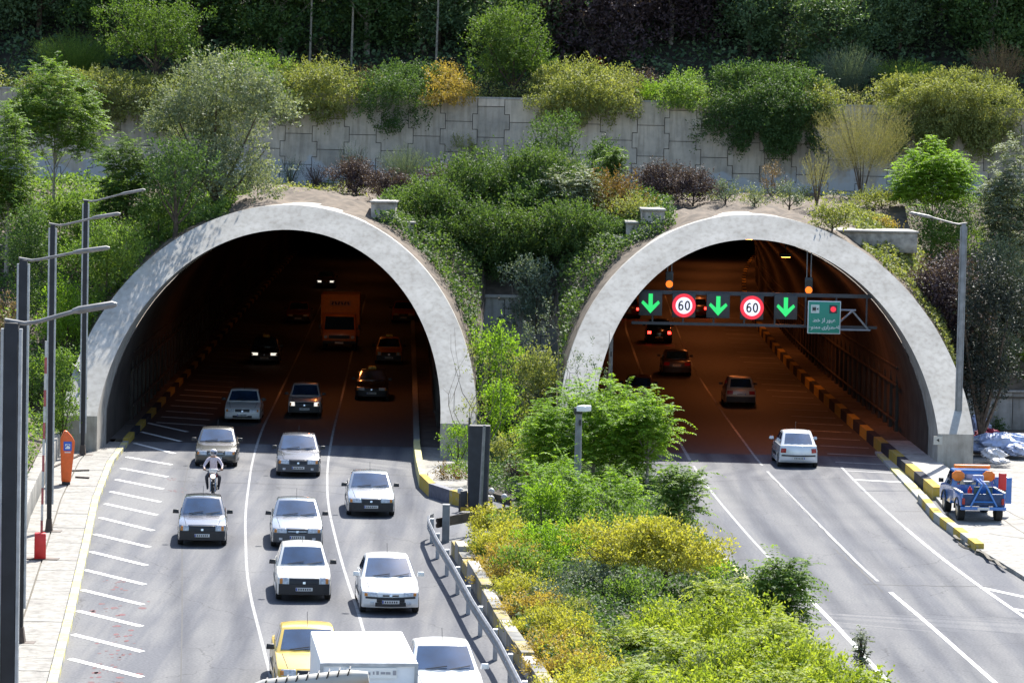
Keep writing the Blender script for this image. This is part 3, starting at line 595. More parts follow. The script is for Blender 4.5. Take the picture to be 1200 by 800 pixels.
def make_car(style, pm, label, loc, rz, cat='car', bumper='paint', front='grille', group='', plate=True, lights_on=False, brake=False, roofcol=None, beacon=False, driver=False, emblem=True):
    S = STY[style]; L, W, H, c = S['L'], S['W'], S['H'], S['c']; hl = L / 2; hw = W / 2
    names = {'boxy_hatch': 'hatchback_car', 'boxy_sedan': 'saloon_car', 'round_hatch': 'hatchback_car', 'round_sedan': 'saloon_car'}
    t = thing('taxi' if cat == 'taxi' else names[style], label, cat, loc, rz, group)
    nose, zhd, zb = S['nose'], S['zh'], S['zb']
    prof = [(-hl + .10, .20), (-hl + .01, .30), (-hl, .46), (-hl + .03, nose * .92), (-hl + .10, nose), (-hl + .45, zhd), (S['cab'][0] - .02, zb), (S['cab'][0] + .5, zb + .02), (S['cab'][3] - .4, zb + .03),
            (S['cab'][3] + .02, zb + .02), (hl - .06, S['tail'] - .02), (hl - .01, S['tail'] * .75), (hl, .48), (hl - .02, .32), (hl - .12, .22)]
    def arch(y0, r=.335, n=7): return [(y0 + r * math.cos(a), max(.20, .28 + r * math.sin(a))) for a in np.linspace(0, math.pi, n)]
    poly = prof + [(S['rw'] + .36, .2)] + arch(S['rw']) + [(S['rw'] - .36, .19), (S['fw'] + .36, .19)] + arch(S['fw']) + [(S['fw'] - .36, .2)]
    def warp(x, y, z):
        v = abs(x) / hw; e = (abs(y) / hl) ** 4
        y2 = y - math.copysign(c * v * v * e, y)
        x2 = x * (1 - .07 * e - (.05 * max(0, (z - .62) / .3)))
        return (x2, y2, z - .035 * v * v * max(0, min(1, (z - .55) / .3)))
    nv = [-1, -.97, -.6, 0, .6, .97, 1]; m = MB(); n = len(poly)
    vs_ = []
    for v in nv:
        k = .985 if abs(v) == 1 else 1.0
        for (py, pz) in poly: vs_.append(warp(v * hw, py * k, (.5 + (pz - .5) * k) if abs(v) == 1 else pz))
    fs = [(i * n + j, i * n + (j + 1) % n, (i + 1) * n + (j + 1) % n, (i + 1) * n + j) for i in range(len(nv) - 1) for j in range(n)]
    fs += [tuple(range(n)), tuple((len(nv) - 1) * n + j for j in range(n - 1, -1, -1))]
    m.add(vs_, fs); body = m.build('body', pm, t, bevel=.03, seg=3)
    for s in (-1, 1): sm_ = MB(); sm_.tube([Vector(warp(s * hw * (.80 - .10 * u), S['cab'][0] - .03 + (-hl + .16 - S['cab'][0]) * u, float(np.interp(S['cab'][0] - .03 + (-hl + .16 - S['cab'][0]) * u, [p[0] for p in prof[4:7]], [p[1] for p in prof[4:7]])))) + Vector((0, 0, .004)) for u in np.linspace(0, 1, 6)], .007, 4); sm_.build('bonnet_seam', black_pl, body)
    # cabin
    a0, a1, a2, a3 = S['cab']; wb, wt = hw * .925, hw * S['rw_w'] * 1.02; zc = zb - .03
    def cabp(k, v, push=0.):                                  # k 0..3 along the profile, v -1..1 across
        i = min(2, int(k)); f = k - i; P = [(a0, zc, wb), (a1, H, wt), (a2, H - .02, wt * .98), (a3, zc + .02, wb * .94)]
        y = P[i][0] * (1 - f) + P[i + 1][0] * f; z = P[i][1] * (1 - f) + P[i + 1][1] * f; ww = P[i][2] * (1 - f) + P[i + 1][2] * f
        bow = (.10 if style.startswith('boxy') else .17)
        y += bow * v * v * (1 if k < 1 else (1 - (k - 1) if k < 2 else 0)) - bow * .8 * v * v * (0 if k < 1 else (k - 1 if k < 2 else 1))
        if 1 <= k <= 2: z += .035 * math.sin(math.pi * (k - 1))
        z -= .035 * v * v * min(1, max(0, 1.5 - abs(k - 1.5)))
        return Vector((v * ww, y, z))
    ks = [0, .5, 1, 1.33, 1.66, 2, 2.5, 3]; vv = [-1, -.6, -.2, .2, .6, 1]; m = MB(); n = len(vv); vs_ = [tuple(cabp(k, v)) for k in ks for v in vv]
    vs_ += [(v * wb * .96, y, zc - .06) for y, v in ((a0 + .1, -1), (a0 + .1, 1), (a3 - .1, -1), (a3 - .1, 1))]; o = len(ks) * n; e = (len(ks) - 1) * n
    fs = [(i * n + j, (i + 1) * n + j, (i + 1) * n + j + 1, i * n + j + 1) for i in range(len(ks) - 1) for j in range(n - 1)]
    fs += [tuple([i * n for i in range(len(ks))]), tuple([i * n + n - 1 for i in range(len(ks) - 1, -1, -1)])]
    m.add(vs_[:o], fs); m.build('roof', roofcol or pm, t, bevel=.03, seg=2)
    def pane(name, k0, k1, v0, v1, nu=3, nw=4, mt=glass, off=.012):
        m = MB(); pts_ = []
        for s in (off, -.02):
            for i in range(nu + 1):
                for j in range(nw + 1):
                    k = k0 + (k1 - k0) * i / nu; v = v0 + (v1 - v0) * j / nw; p = cabp(k, v)
                    du = cabp(min(k + .02, 2.99), v) - cabp(max(k - .02, .01), v); dv = cabp(k, v + .02) - cabp(k, v - .02); nn = dv.cross(du).normalized()
                    if nn.z < 0: nn = -nn
                    pts_.append(tuple(p + nn * s))
        N = (nu + 1) * (nw + 1); fs = []
        for s in (0, 1):
            for i in range(nu):
                for j in range(nw): q = [s * N + i * (nw + 1) + j, s * N + (i + 1) * (nw + 1) + j, s * N + (i + 1) * (nw + 1) + j + 1, s * N + i * (nw + 1) + j + 1]; fs.append(tuple(q))
        ring_ = [j for j in range(nw + 1)] + [i * (nw + 1) + nw for i in range(1, nu + 1)] + [nu * (nw + 1) + j for j in range(nw - 1, -1, -1)] + [i * (nw + 1) for i in range(nu - 1, 0, -1)]
        for q in range(len(ring_)): a, b = ring_[q], ring_[(q + 1) % len(ring_)]; fs.append((a, b, N + b, N + a))
        m.add(pts_, fs); return m.build(name, mt, t, smooth=True)
    ws = pane('windscreen', .12, .90, -.88, .88)
    wp = MB()
    for x in (-.28, .30): 
        p0, p1 = cabp(.10, x / wb - .25), cabp(.20, x / wb + .40); wp.tube([p0 + Vector((0, -.03, .03)), p1 + Vector((0, -.03, .035))], .012, 4)
    wp.build('wiper', black_pl, ws)
    pane('rear_window', 2.12, 2.86, -.82, .82)
    for s in (-1, 1):
        P0, P1, P2, P3 = (cabp(k, s) for k in (0, 1, 2, 3)); P1 = Vector(P1); 
        def sidept(u, h): lo = P0.lerp(P3, u); hi = P1.lerp(P2, u); return lo.lerp(hi, h)
        for (u0, u1) in ((.06, .47), (.53, .90)):
            q = [sidept(u0, .16), sidept(u1, .16), sidept(u1, .88), sidept(u0, .88)]; m = MB(); off = Vector((s * .012, 0, .003))
            if u0 < .1: q[0] = sidept(.07, .16); q[3] = sidept(.035, .88)
            m.add([tuple(p + off) for p in q] + [tuple(p - off * 2) for p in q], [(0, 1, 2, 3), (7, 6, 5, 4), (0, 4, 5, 1), (1, 5, 6, 2), (2, 6, 7, 3), (3, 7, 4, 0)]); m.build('side_window', glass, t)
        m = MB(); m.box((s * (hw * .93 + .13), a0 + .28, zb + .10), (.20, .10, .13), rz=s * .15, taper=.85); m.build('wing_mirror', pm if bumper == 'paint' and style.startswith('round') else black_pl, t, bevel=.02)
        m = MB(); 
        for yy0 in (a0 + .35 + (a3 - a0) * .30,): m.box((s * (hw * .985), yy0, .60), (.006, .012, .56))
        m.box((s * hw * .998, 0, .47), (.02, 1.5, .09)); m.build('door_trim', black_pl, t)
    # conformal slabs on the nose and tail
    def yprof(z, fr):
        P = [(p[1], p[0]) for p in (prof[1:5] if fr else prof[10:14][::-1])]; P.sort()
        return float(np.interp(z, [p[0] for p in P], [p[1] for p in P]))
    def patch(name, x0, x1, z0, z1, mt, fr=True, off=.014, parent=None, nx=6, nz=2):
        m = MB(); s_ = -1 if fr else 1; vs_ = []
        for o_ in (off, -.05):
            for i in range(nx + 1):
                for j in range(nz + 1):
                    x = x0 + (x1 - x0) * i / nx; z = z0 + (z1 - z0) * j / nz; p = warp(x, yprof(z, fr), z); vs_.append((p[0], p[1] + s_ * o_, z))
        N = (nx + 1) * (nz + 1); fs = []
        for b in (0, N):
            for i in range(nx):
                for j in range(nz): fs.append((b + i * (nz + 1) + j, b + (i + 1) * (nz + 1) + j, b + (i + 1) * (nz + 1) + j + 1, b + i * (nz + 1) + j + 1))
        rg = [i * (nz + 1) for i in range(nx + 1)] + [nx * (nz + 1) + j for j in range(1, nz + 1)] + [i * (nz + 1) + nz for i in range(nx - 1, -1, -1)] + [j for j in range(nz - 1, 0, -1)]
        for q in range(len(rg)): a, b = rg[q], rg[(q + 1) % len(rg)]; fs.append((a, b, N + b, N + a))
        m.add(vs_, fs); return m.build(name, mt, parent or t, bevel=.006, seg=1)
    bm_ = black_pl if bumper == 'black' else (MATS['bumper_grey'] if bumper == 'grey' else pm)
    if bumper != 'paint':
        patch('bumper', -hw * .97, hw * .97, .22, .52, bm_, True, .045, nx=10); patch('bumper', -hw * .97, hw * .97, .24, .52, bm_, False, .045, nx=10)
    else:
        patch('air_intake', -hw * .55, hw * .55, .25, .36, black_pl); patch('bumper_strip', -hw * .9, hw * .9, .46, .51, black_pl if style == 'round_hatch' else pm, True, .02, nx=8)
        patch('bumper_strip', -hw * .9, hw * .9, .48, .54, black_pl if style == 'round_hatch' else pm, False, .02, nx=8)
    zt = nose * .97; z0 = .505
    gw = .36 if style != 'boxy_hatch' else .46
    if style == 'round_hatch': patch('grille', -.42, .42, .50 - .13, .46, black_pl, True, .022); patch('grille', -.24, .24, z0 + .03, z0 + .07, black_pl)
    else: 
        gr = patch('grille', -gw, gw, z0 + .015, zt - .015, black_pl)
        if front == 'chrome': patch('grille_bar', -gw * .9, gw * .9, z0 + .05, z0 + .075, chrome, off=.022, parent=gr)
    if emblem: patch('badge', -.045, .045, z0 + .02, z0 + .09, chrome, off=.03, nx=2)
    onm = MATS['lamp_on'] if lights_on else lampglass
    for s in (-1, 1):
        a_, b_ = sorted((s * (gw + .03), s * hw * .90))
        hlm = patch('headlight', a_, b_, z0 + .01, zt, onm if lights_on else lampglass)
        patch('indicator', *sorted((s * hw * .82, s * hw * .93)), z0 + .02, zt - .03, mat('amber_lens', (.6, .22, .03), .3), off=.02, parent=hlm, nx=2)
        if style in ('round_hatch', 'round_sedan') or bumper == 'grey': patch('fog_lamp', *sorted((s * hw * .60, s * hw * .74)), .29, .37, lampglass, off=.05, nx=2)
        a_, b_ = sorted((s * hw * (.55 if style.startswith('boxy') else .68), s * hw * .95))
        patch('tail_light', a_, b_, .62, .80, MATS['brake_on'] if brake else taillamp, False)
    if plate:
        for fr in (True, False):
            zz = (.33, .43) if fr else ((.36, .46) if not style.startswith('boxy') else (.58, .69))
            p = patch('number_plate', -.26, .26, *zz, plate_m, fr, .062 if fr and bumper != 'paint' else .03, nx=3)
            patch('plate_band', -.255, -.215, zz[0] + .01, zz[1] - .01, plate_blue, fr, .068 if fr and bumper != 'paint' else .036, parent=p, nx=1)
            for k in range(6): x = -.18 + k * .068; patch('plate_mark', x, x + .036, zz[0] + .022, zz[1] - .022, plate_ink, fr, .068 if fr and bumper != 'paint' else .036, parent=p, nx=1, nz=1)
    for s in (-1, 1):
        for yw in (S['fw'], S['rw']):
            m = MB(); m.tube([(s * (hw - .19), yw, .29), (s * (hw - .165), yw, .29), (s * (hw - .035), yw, .29), (s * (hw - .012), yw, .29)], [.26, .285, .285, .262], 20); wv = m.build('wheel', rubber, t, smooth=True)
            m = MB(); m.tube([(s * (hw - .03), yw, .29), (s * (hw - .006), yw, .29)], [.185, .165], 14); 
            m.build('rim', rim_m, wv, smooth=True)
            m = MB(); m.tube([(s * (hw - .55), yw, .42), (s * (hw - .03), yw, .42)], .30, 12); m.build('wheel_housing', black_pl, t)
    m = MB(); m.box((0, 0, .235), (W * .86, L * .86, .06)); m.build('underside', black_pl, t)
    m = MB(); m.tube([(0, a1 + .12, H + .0), (0, a1 + .30, H + .32)], .006, 4); m.build('aerial', black_pl, t)
    if beacon:
        m = MB(); m.box((0, a1 + .35, H + .10), (.42, .16, .14), taper=.8); m.build('roof_sign', mat('taxi_sign', (.75, .45, .05), .5), t, bevel=.02)
    return t
mat('bumper_grey', (.07, .072, .078), .55); mat('lamp_on', (.9, .9, .85), .3, emit=(1, .93, .8), estr=.45); mat('brake_on', (.8, .02, .02), .3, emit=(1, .03, .02), estr=4.0)
def head_l(y): return R(float(np.interp(y, [45, 56, 68, 80, 92, 115, 200], [11, 9.6, 7.4, 5.8, 3.6, 2.6, 2.6])) / K)
def head_r(y): return R(float(np.interp(y, [45, 60, 80, 95, 120, 200], [5, 4, 2.0, .4, -.6, -3])) / K) + math.pi
def car_at(px, py, right=False, **k):
    x, y = G(px, py); rz = (head_r if right else head_l)(y); st_ = STY[k['style']]
    d = -st_['fw'] + .25 if not right else st_['rw'] + .25
    if not right: x -= math.sin(rz) * d; y += math.cos(rz) * d / K          # the front tyre contact was measured
    else: y += d / K
    k['pm'] = k.pop('pm'); return make_car(loc=(x, y, .002), rz=rz, **k)
W_ = paint('white', (.78, .78, .76)); CRM = paint('cream_white', (.74, .73, .68)); SIL = paint('silver', (.42, .44, .46), .22, .7); GRY = paint('grey', (.10, .098, .088), .25, .5)
DGR = paint('dark_grey', (.10, .105, .12), .25, .5); BLK = paint('black', (.015, .015, .018), .2); YEL = paint('yellow', (.72, .50, .10)); ORG = paint('orange', (.70, .20, .03)); PNK = paint('beige', (.58, .50, .48)); DRK = paint('dark_brown', (.07, .05, .045)); BRN = paint('tan', (.45, .40, .34))
GL, GRR = 'cars driving out of the left tunnel', 'cars driving into the right tunnel'
L_ = lambda **k: car_at(**k, group=GL)
L_(px=366, py=806, style='boxy_sedan', pm=YEL, label='yellow taxi beside the white box truck at the bottom edge', cat='taxi', bumper='paint')
L_(px=525, py=832, style='round_sedan', pm=W_, label='white saloon next to the guardrail, right of the white box truck')
L_(px=458, py=714, style='round_hatch', pm=W_, label='white hatchback with rounded bonnet in the lane beside the guardrail')
L_(px=358, py=699, style='boxy_hatch', pm=CRM, label='cream white boxy hatchback with black bumper and reddish headlights', bumper='black')
L_(px=350, py=638, style='boxy_sedan', pm=SIL, label='silver white saloon with dark bumper directly behind the cream hatchback', bumper='grey', front='chrome')
L_(px=240, py=636, style='boxy_hatch', pm=paint('pale_silver', (.30, .31, .33), .16, .8), label='pale boxy hatchback with dark bumper in front of the motorcycle', bumper='black')
L_(px=435.5, py=602, style='boxy_sedan', pm=SIL, label='silver saloon with black bumper alone in the right lane near the island', bumper='black')
L_(px=255.5, py=545, style='boxy_sedan', pm=GRY, label='dark grey saloon half in the sun behind the motorcyclist', bumper='paint', front='chrome')
L_(px=351, py=556, style='round_sedan', pm=DGR, label='dark silver grey saloon just leaving the tunnel shade, middle lane', bumper='grey')
L_(px=286, py=494, style='boxy_sedan', pm=W_, label='white saloon in the tunnel shade left of the beige car', bumper='paint')
L_(px=358, py=487, style='boxy_hatch', pm=PNK, label='beige pink boxy car in the tunnel shade with dark lower bumper', bumper='black', lights_on=True)
L_(px=436, py=468, style='boxy_sedan', pm=BLK, label='black car with white number plate deep in the shade, right lane', bumper='black', beacon=True, cat='taxi')
L_(px=311, py=426, style='boxy_sedan', pm=BLK, label='black car with weak headlights in the dark left lane of the tunnel', bumper='black', lights_on=True, cat='taxi', beacon=True)
L_(px=456, py=426, style='boxy_hatch', pm=ORG, label='orange taxi in the dark tunnel right of the orange truck', cat='taxi', bumper='black', beacon=True)
L_(px=350, py=379, style='boxy_sedan', pm=paint('rust', (.22, .07, .03)), label='dim reddish car far inside the left tunnel, left of the orange truck', bumper='black')
L_(px=473, py=378, style='boxy_sedan', pm=ORG, label='orange car at the dark right wall far inside the left tunnel', cat='taxi', bumper='black')
L_(px=382, py=338, style='boxy_sedan', pm=DRK, label='farthest dark car in the left tunnel, above the orange truck', bumper='black', lights_on=True)
Rr = lambda **k: car_at(**k, right=True, group=GRR)
Rr(px=932, py=546, style='round_hatch', pm=paint('silver_white', (.70, .72, .74), .25, .2), label='silver white hatchback driving from the sun into the right tunnel', bumper='paint')
Rr(px=866, py=475, style='boxy_hatch', pm=BRN, label='pale tan car with a light number plate inside the right tunnel', bumper='black')
Rr(px=792, py=440, style='boxy_sedan', pm=DRK, label='dark brown saloon in the middle lane of the right tunnel', bumper='black')
Rr(px=749, py=474, style='boxy_hatch', pm=paint('plum', (.16, .07, .06)), label='maroon hatchback partly hidden by the bright green median tree', bumper='black')
Rr(px=772, py=402, style='round_sedan', pm=BLK, label='black car with glowing red brake lights in the right tunnel', brake=True)
Rr(px=737, py=373, style='round_sedan', pm=paint('maroon', (.12, .02, .02)), label='far car seen left of the first green arrow, tail lamps lit red', brake=True)
Rr(px=818, py=372, style='boxy_sedan', pm=paint('copper', (.30, .08, .03)), label='farthest reddish car behind the gantry between speed sign and arrow', brake=True)

# white box truck, lower edge of the picture
def box_truck(name, label, cat, loc, rz, cabm, boxm, cw, bl, bz0, bz1, bw, cab_h, cab_l, roofboard=None):
    t = thing(name, label, cat, loc, rz, 'trucks driving out of the left tunnel'); y0 = -cab_l - .08   # box front at y = 0
    m = MB(); m.box((0, bl / 2, (bz0 + bz1) / 2), (bw, bl, bz1 - bz0)); bx = m.build('cargo_box', boxm, t, bevel=.035)
    m = MB()
    for s in (-1, 1): m.box((s * (bw / 2 - .03), -.004, (bz0 + bz1) / 2), (.07, .05, bz1 - bz0 - .04)); 
    m.box((0, -.006, bz1 - .05), (bw - .12, .05, .07)); m.box((0, -.006, bz0 + .05), (bw - .12, .05, .08)); m.build('box_frame', galv if cabm == W_ else boxm, bx)
    m = MB()
    for k in range(1, 4): m.box((0, bl * k / 4, bz1 + .006), (bw - .1, .035, .014))
    m.build('roof_rib', boxm, bx)
    m = MB(); hw = cw / 2
    P = [(0, .45), (0, cab_h), (-cab_l * .55, cab_h), (-cab_l * .80, cab_h - .08), (-cab_l * .97, 1.22), (-cab_l, .95), (-cab_l, .48)]; P = [(a - .1, b) for a, b in P]
    vs_ = [(-hw * (1 if z < 1.3 else .93), y, z) for y, z in P] + [(hw * (1 if z < 1.3 else .93), y, z) for y, z in P]; n = len(P)
    m.add(vs_, [tuple(range(n)), tuple(range(2 * n - 1, n - 1, -1))] + [(i, n + i, n + (i + 1) % n, (i + 1) % n) for i in range(n)]); cab = m.build('cab', cabm, t, bevel=.05, seg=3)
    a = Vector((0, -cab_l * .80 - .1, cab_h - .08)); b = Vector((0, -cab_l * .97 - .1, 1.22)); nn = Vector((0, -(a.z - b.z), -(a.y - b.y))).normalized(); nn = Vector((0, -abs(nn.y), abs(nn.z)))
    m = MB(); q = []
    for f, ww in ((.1, .90), (.92, .95)): p = a.lerp(b, f) + nn * .012; q.append((p, ww * hw * .93))
    m.add([(-q[0][1], q[0][0].y, q[0][0].z), (q[0][1], q[0][0].y, q[0][0].z), (q[1][1], q[1][0].y, q[1][0].z), (-q[1][1], q[1][0].y, q[1][0].z)] +
          [(-q[0][1], q[0][0].y + .05, q[0][0].z), (q[0][1], q[0][0].y + .05, q[0][0].z), (q[1][1], q[1][0].y + .05, q[1][0].z), (-q[1][1], q[1][0].y + .05, q[1][0].z)], [(0, 1, 2, 3), (7, 6, 5, 4), (0, 4, 5, 1), (1, 5, 6, 2), (2, 6, 7, 3), (3, 7, 4, 0)])
    m.build('windscreen', glass, t)
    yf = -cab_l - .1
    m = MB(); m.box((0, yf - .012, .86), (cw * .62, .03, .2)); m.build('grille', black_pl, t)
    m = MB(); m.box((0, yf - .05, .52), (cw * .98, .14, .2)); m.build('bumper', boxm if cabm == boxm else black_pl, t, bevel=.02)
    for s in (-1, 1):
        m = MB(); m.tube([(s * hw * .80, yf - .04, .84), (s * hw * .80, yf + .02, .84)], .10, 14); m.build('headlight', lampglass, t)
        m = MB(); m.box((s * (hw + .17), yf + .25, 1.45), (.14, .05, .30)); m.tube([(s * (hw - .02), yf + .3, 1.3), (s * (hw + .15), yf + .27, 1.4)], .015, 5); m.build('wing_mirror', black_pl, t)
        m = MB(); m.add([(s * (hw * .965 + .012), yf + .35, 1.22), (s * (hw * .965 + .012), -.3, 1.22), (s * (hw * .93 + .012), -.3, cab_h - .2), (s * (hw * .93 + .012), yf + .5, cab_h - .2)], [(0, 1, 2, 3)]); m.build('side_window', glass, t)
        for yw in (yf + .55, bl * .78):
            m = MB(); m.tube([(s * (hw - .22), yw, .36), (s * (hw - .02), yw, .36)], .36, 18); wv = m.build('wheel', rubber, t, smooth=True)
            m = MB(); m.tube([(s * (hw - .05), yw, .36), (s * (hw - .005), yw, .36)], [.22, .2], 14); m.build('rim', rim_m, wv, smooth=True)
    m = MB(); m.box((0, yf - .13, .50), (.52, .012, .11)); m.build('number_plate', plate_m, t)
    m = MB(); m.box((0, (bl - cab_l) / 2, .55), (cw * .5, bl + cab_l * .8, .22)); m.build('chassis', black_pl, t)
    return t, bx
x, y = at(434.5, 783, 43.4)[0], 43.4
t, bx = box_truck('box_truck', 'small truck with a plain white cargo box at the bottom edge', 'truck', (x, y, 0), head_l(45) * .9, W_, mat('white_panel', (.80, .80, .80), .5, var=.03), 1.75, 4.3, .72, 2.52, 2.02, 1.92, 1.5)
m = MB(); m.box((.05, -.045, 2.30), (1.05, .03, .22)); rbd = m.build('lettered_board', mat('board_white', (.72, .72, .70), .5), t)
m = MB(); q = random.Random(8); xx = -.42
while xx < .5: wv = q.uniform(.03, .10); m.box((xx + wv / 2, -.066, 2.30 + q.uniform(-.015, .015)), (wv, .006, q.uniform(.04, .10))); xx += wv + q.uniform(.012, .05)
m.build('faded_lettering', mat('faded_ink', (.28, .28, .30), .6), rbd)
# orange truck in the left bore
x, y = G(397, 411); orp = mat('orange_panel', (.80, .30, .05), .6, var=.12)
t, bx = box_truck('box_truck', 'orange truck with tall cargo box driving inside the left tunnel', 'truck', (x, y + 1.7 / K, 0), head_l(120), ORG, orp, 2.05, 4.2, .8, 3.35, 2.35, 2.25, 1.6)
m = MB(); m.box((0, -.05, 2.82), (1.3, .03, .34)); bd_ = m.build('name_board', mat('board_pale', (.55, .24, .09), .5), t)
m = MB()
for k in range(6): m.box((-.47 + k * .19, -.068, 2.82), (.11, .006, .2), rz=0, ry=(-.4 if k % 2 else .4))
m.build('faded_lettering', plate_ink, bd_)

# motorcycle and rider
def motorcycle(loc, rz):
    t = thing('motorcycle', 'dark motorcycle between the grey saloon and the pale hatchback', 'motorcycle', loc, rz)
    for yy0 in (-.66, .64):
        m = MB()
        m.tube([(.30 * 0, yy0 + .29 * math.cos(a), .30 + .29 * math.sin(a)) for a in np.linspace(0, 2 * math.pi, 21)], .05, 6, cap=False); wv = m.build('wheel', rubber, t, smooth=True)
        m = MB(); m.tube([(-.04, yy0, .30), (.04, yy0, .30)], .06, 8)
        for a in np.linspace(0, 2 * math.pi, 9)[:-1]: m.tube([(0, yy0, .3), (0, yy0 + .25 * math.cos(a), .3 + .25 * math.sin(a))], .009, 4)
        m.build('rim', rim_m, wv)
    m = MB(); m.tube([(-.09, -.66, .30), (-.09, -.48, .70), (-.09, -.38, .98)], .022, 6); m.tube([(.09, -.66, .30), (.09, -.48, .70), (.09, -.38, .98)], .022, 6); m.build('fork', chrome, t)
    m = MB(); m.tube([(-.36, -.26, 1.05), (-.2, -.40, 1.02), (.2, -.40, 1.02), (.36, -.26, 1.05)], .016, 6); m.build('handlebar', black_pl, t)
    m = MB(); m.ball((0, -.12, .80), (.15, .28, .13), 12); m.build('fuel_tank', mat('tank_red', (.12, .01, .01), .3), t, smooth=True)
    m = MB(); m.box((0, .34, .80), (.26, .62, .09), taper=.9); m.build('seat', black_pl, t, bevel=.03)
    m = MB(); m.box((0, 0, .42), (.24, .42, .32)); m.tube([(0, -.4, .85), (0, -.15, .5), (0, .3, .4), (0, .64, .3)], .03, 6); m.tube([(0, -.3, .8), (0, .3, .7), (0, .6, .72)], .025, 6); m.build('frame', dark_steel, t, bevel=.02)
    m = MB(); m.ball((0, -.50, .84), (.095, .07, .095), 12); m.build('headlight', MATS['lamp_on'], t, smooth=True)
    m = MB(); m.box((0, -.66, .60), (.12, .5, .03)); m.build('mudguard', dark_steel, t, bevel=.01)
    m = MB(); m.box((0, -.50, 1.04), (.30, .03, .16), rx=.4); m.build('windshield', mat('white_panel', (.80, .80, .80), .5), t, bevel=.01)
    m = MB(); m.tube([(.14, .1, .3), (.16, .75, .36)], [.03, .05], 8); m.build('exhaust', chrome, t)
    for s in (-1, 1): m = MB(); m.box((s * .42, -.3, 1.18), (.12, .03, .08)); m.tube([(s * .30, -.3, 1.05), (s * .4, -.3, 1.17)], .008, 4); m.build('mirror', black_pl, t)
def rider(loc, rz):
    J = {}; V_ = []; E_ = []; Rd = []
    def p(n, x, y, z, r, par=None):
        J[n] = len(V_); V_.append((x, y, z)); Rd.append(r)
        if par: E_.append((J[par], J[n]))
    p('pelvis', 0, .25, .93, .15); p('waist', 0, .21, 1.08, .13, 'pelvis'); p('chest', 0, .13, 1.28, .165, 'waist'); p('neck_base', 0, .08, 1.44, .10, 'chest'); p('neck', 0, .05, 1.50, .055, 'neck_base'); p('head', 0, .03, 1.60, .09, 'neck'); p('crown', 0, .03, 1.70, .075, 'head')
    for s, q in ((-1, 'l'), (1, 'r')):
        p('sh' + q, s * .19, .09, 1.40, .075, 'neck_base'); p('el' + q, s * .33, -.02, 1.18, .05, 'sh' + q); p('wr' + q, s * .32, -.22, 1.09, .034, 'el' + q); p('palm' + q, s * .32, -.28, 1.085, .036, 'wr' + q)
        for k in range(4): p('f%d%s' % (k, q), s * (.28 + .022 * k), -.34, 1.08, .010, 'palm' + q); p('g%d%s' % (k, q), s * (.28 + .022 * k), -.345 + .004 * k, 1.045, .009, 'f%d%s' % (k, q)); p('h%d%s' % (k, q), s * (.28 + .022 * k), -.31, 1.03, .008, 'g%d%s' % (k, q))
        p('t1' + q, s * .275, -.27, 1.06, .012, 'palm' + q); p('t2' + q, s * .265, -.30, 1.035, .010, 't1' + q)
        p('hip' + q, s * .11, .20, .90, .105, 'pelvis'); p('kn' + q, s * .24, -.22, .78, .072, 'hip' + q); p('an' + q, s * .20, .02, .40, .045, 'kn' + q); p('toe' + q, s * .20, -.16, .34, .04, 'an' + q)
    me = bpy.data.meshes.new('person'); me.from_pydata(V_, E_, []); o = bpy.data.objects.new('person', me); C.objects.link(o)
    sk = o.modifiers.new('skin', 'SKIN'); sk.use_smooth_shade = True; sb = o.modifiers.new('sub', 'SUBSURF'); sb.levels = sb.render_levels = 1
    for i, r in enumerate(Rd): me.skin_vertices[0].data[i].radius = (r, r)
    me.skin_vertices[0].data[0].use_root = True
    dg = bpy.context.evaluated_depsgraph_get(); nm = bpy.data.meshes.new_from_object(o.evaluated_get(dg)); o.modifiers.clear(); o.data = nm
    shirt = mat('shirt_pale', (.62, .55, .60), .8, var=.15, scale=12); trs = mat('trousers_dark', (.035, .035, .045), .8); skin = mat('skin', (.42, .24, .16), .6)
    nm.materials.clear()
    for q in (shirt, trs, skin): nm.materials.append(q)
    for f in nm.polygons:
        c_ = f.center; f.material_index = 2 if (c_.z > 1.47 and abs(c_.x) < .14) or (c_.y < -.2 and c_.z > 1.0) else (1 if c_.z < 1.0 else 0); f.use_smooth = True
    o.location = loc; o.rotation_euler = (0, 0, rz); tag(o, 'motorcycle rider in a pale shirt and pale helmet leaning on the handlebar', 'person')
    m = MB(); m.ball((0, .04, 1.655), (.135, .15, .135), 14); hm = m.build('helmet', mat('helmet_pale', (.60, .58, .62), .3, var=.1), o, smooth=True)
    m = MB(); m.grid(lambda u, v: (.132 * math.sin((u - .5) * 2.0), .04 - .152 * math.cos((u - .5) * 2.0), 1.60 + .09 * v), 8, 2); m.build('visor', glass, hm, smooth=True)
    m = MB(); m.ball((0, -.075, 1.60), (.03, .02, .02), 8); m.build('nose', skin, o)
mx_, my_ = G(253, 580); motorcycle((mx_, my_ - .2, 0), head_l(78)); rider((mx_, my_ - .2, 0), head_l(78))

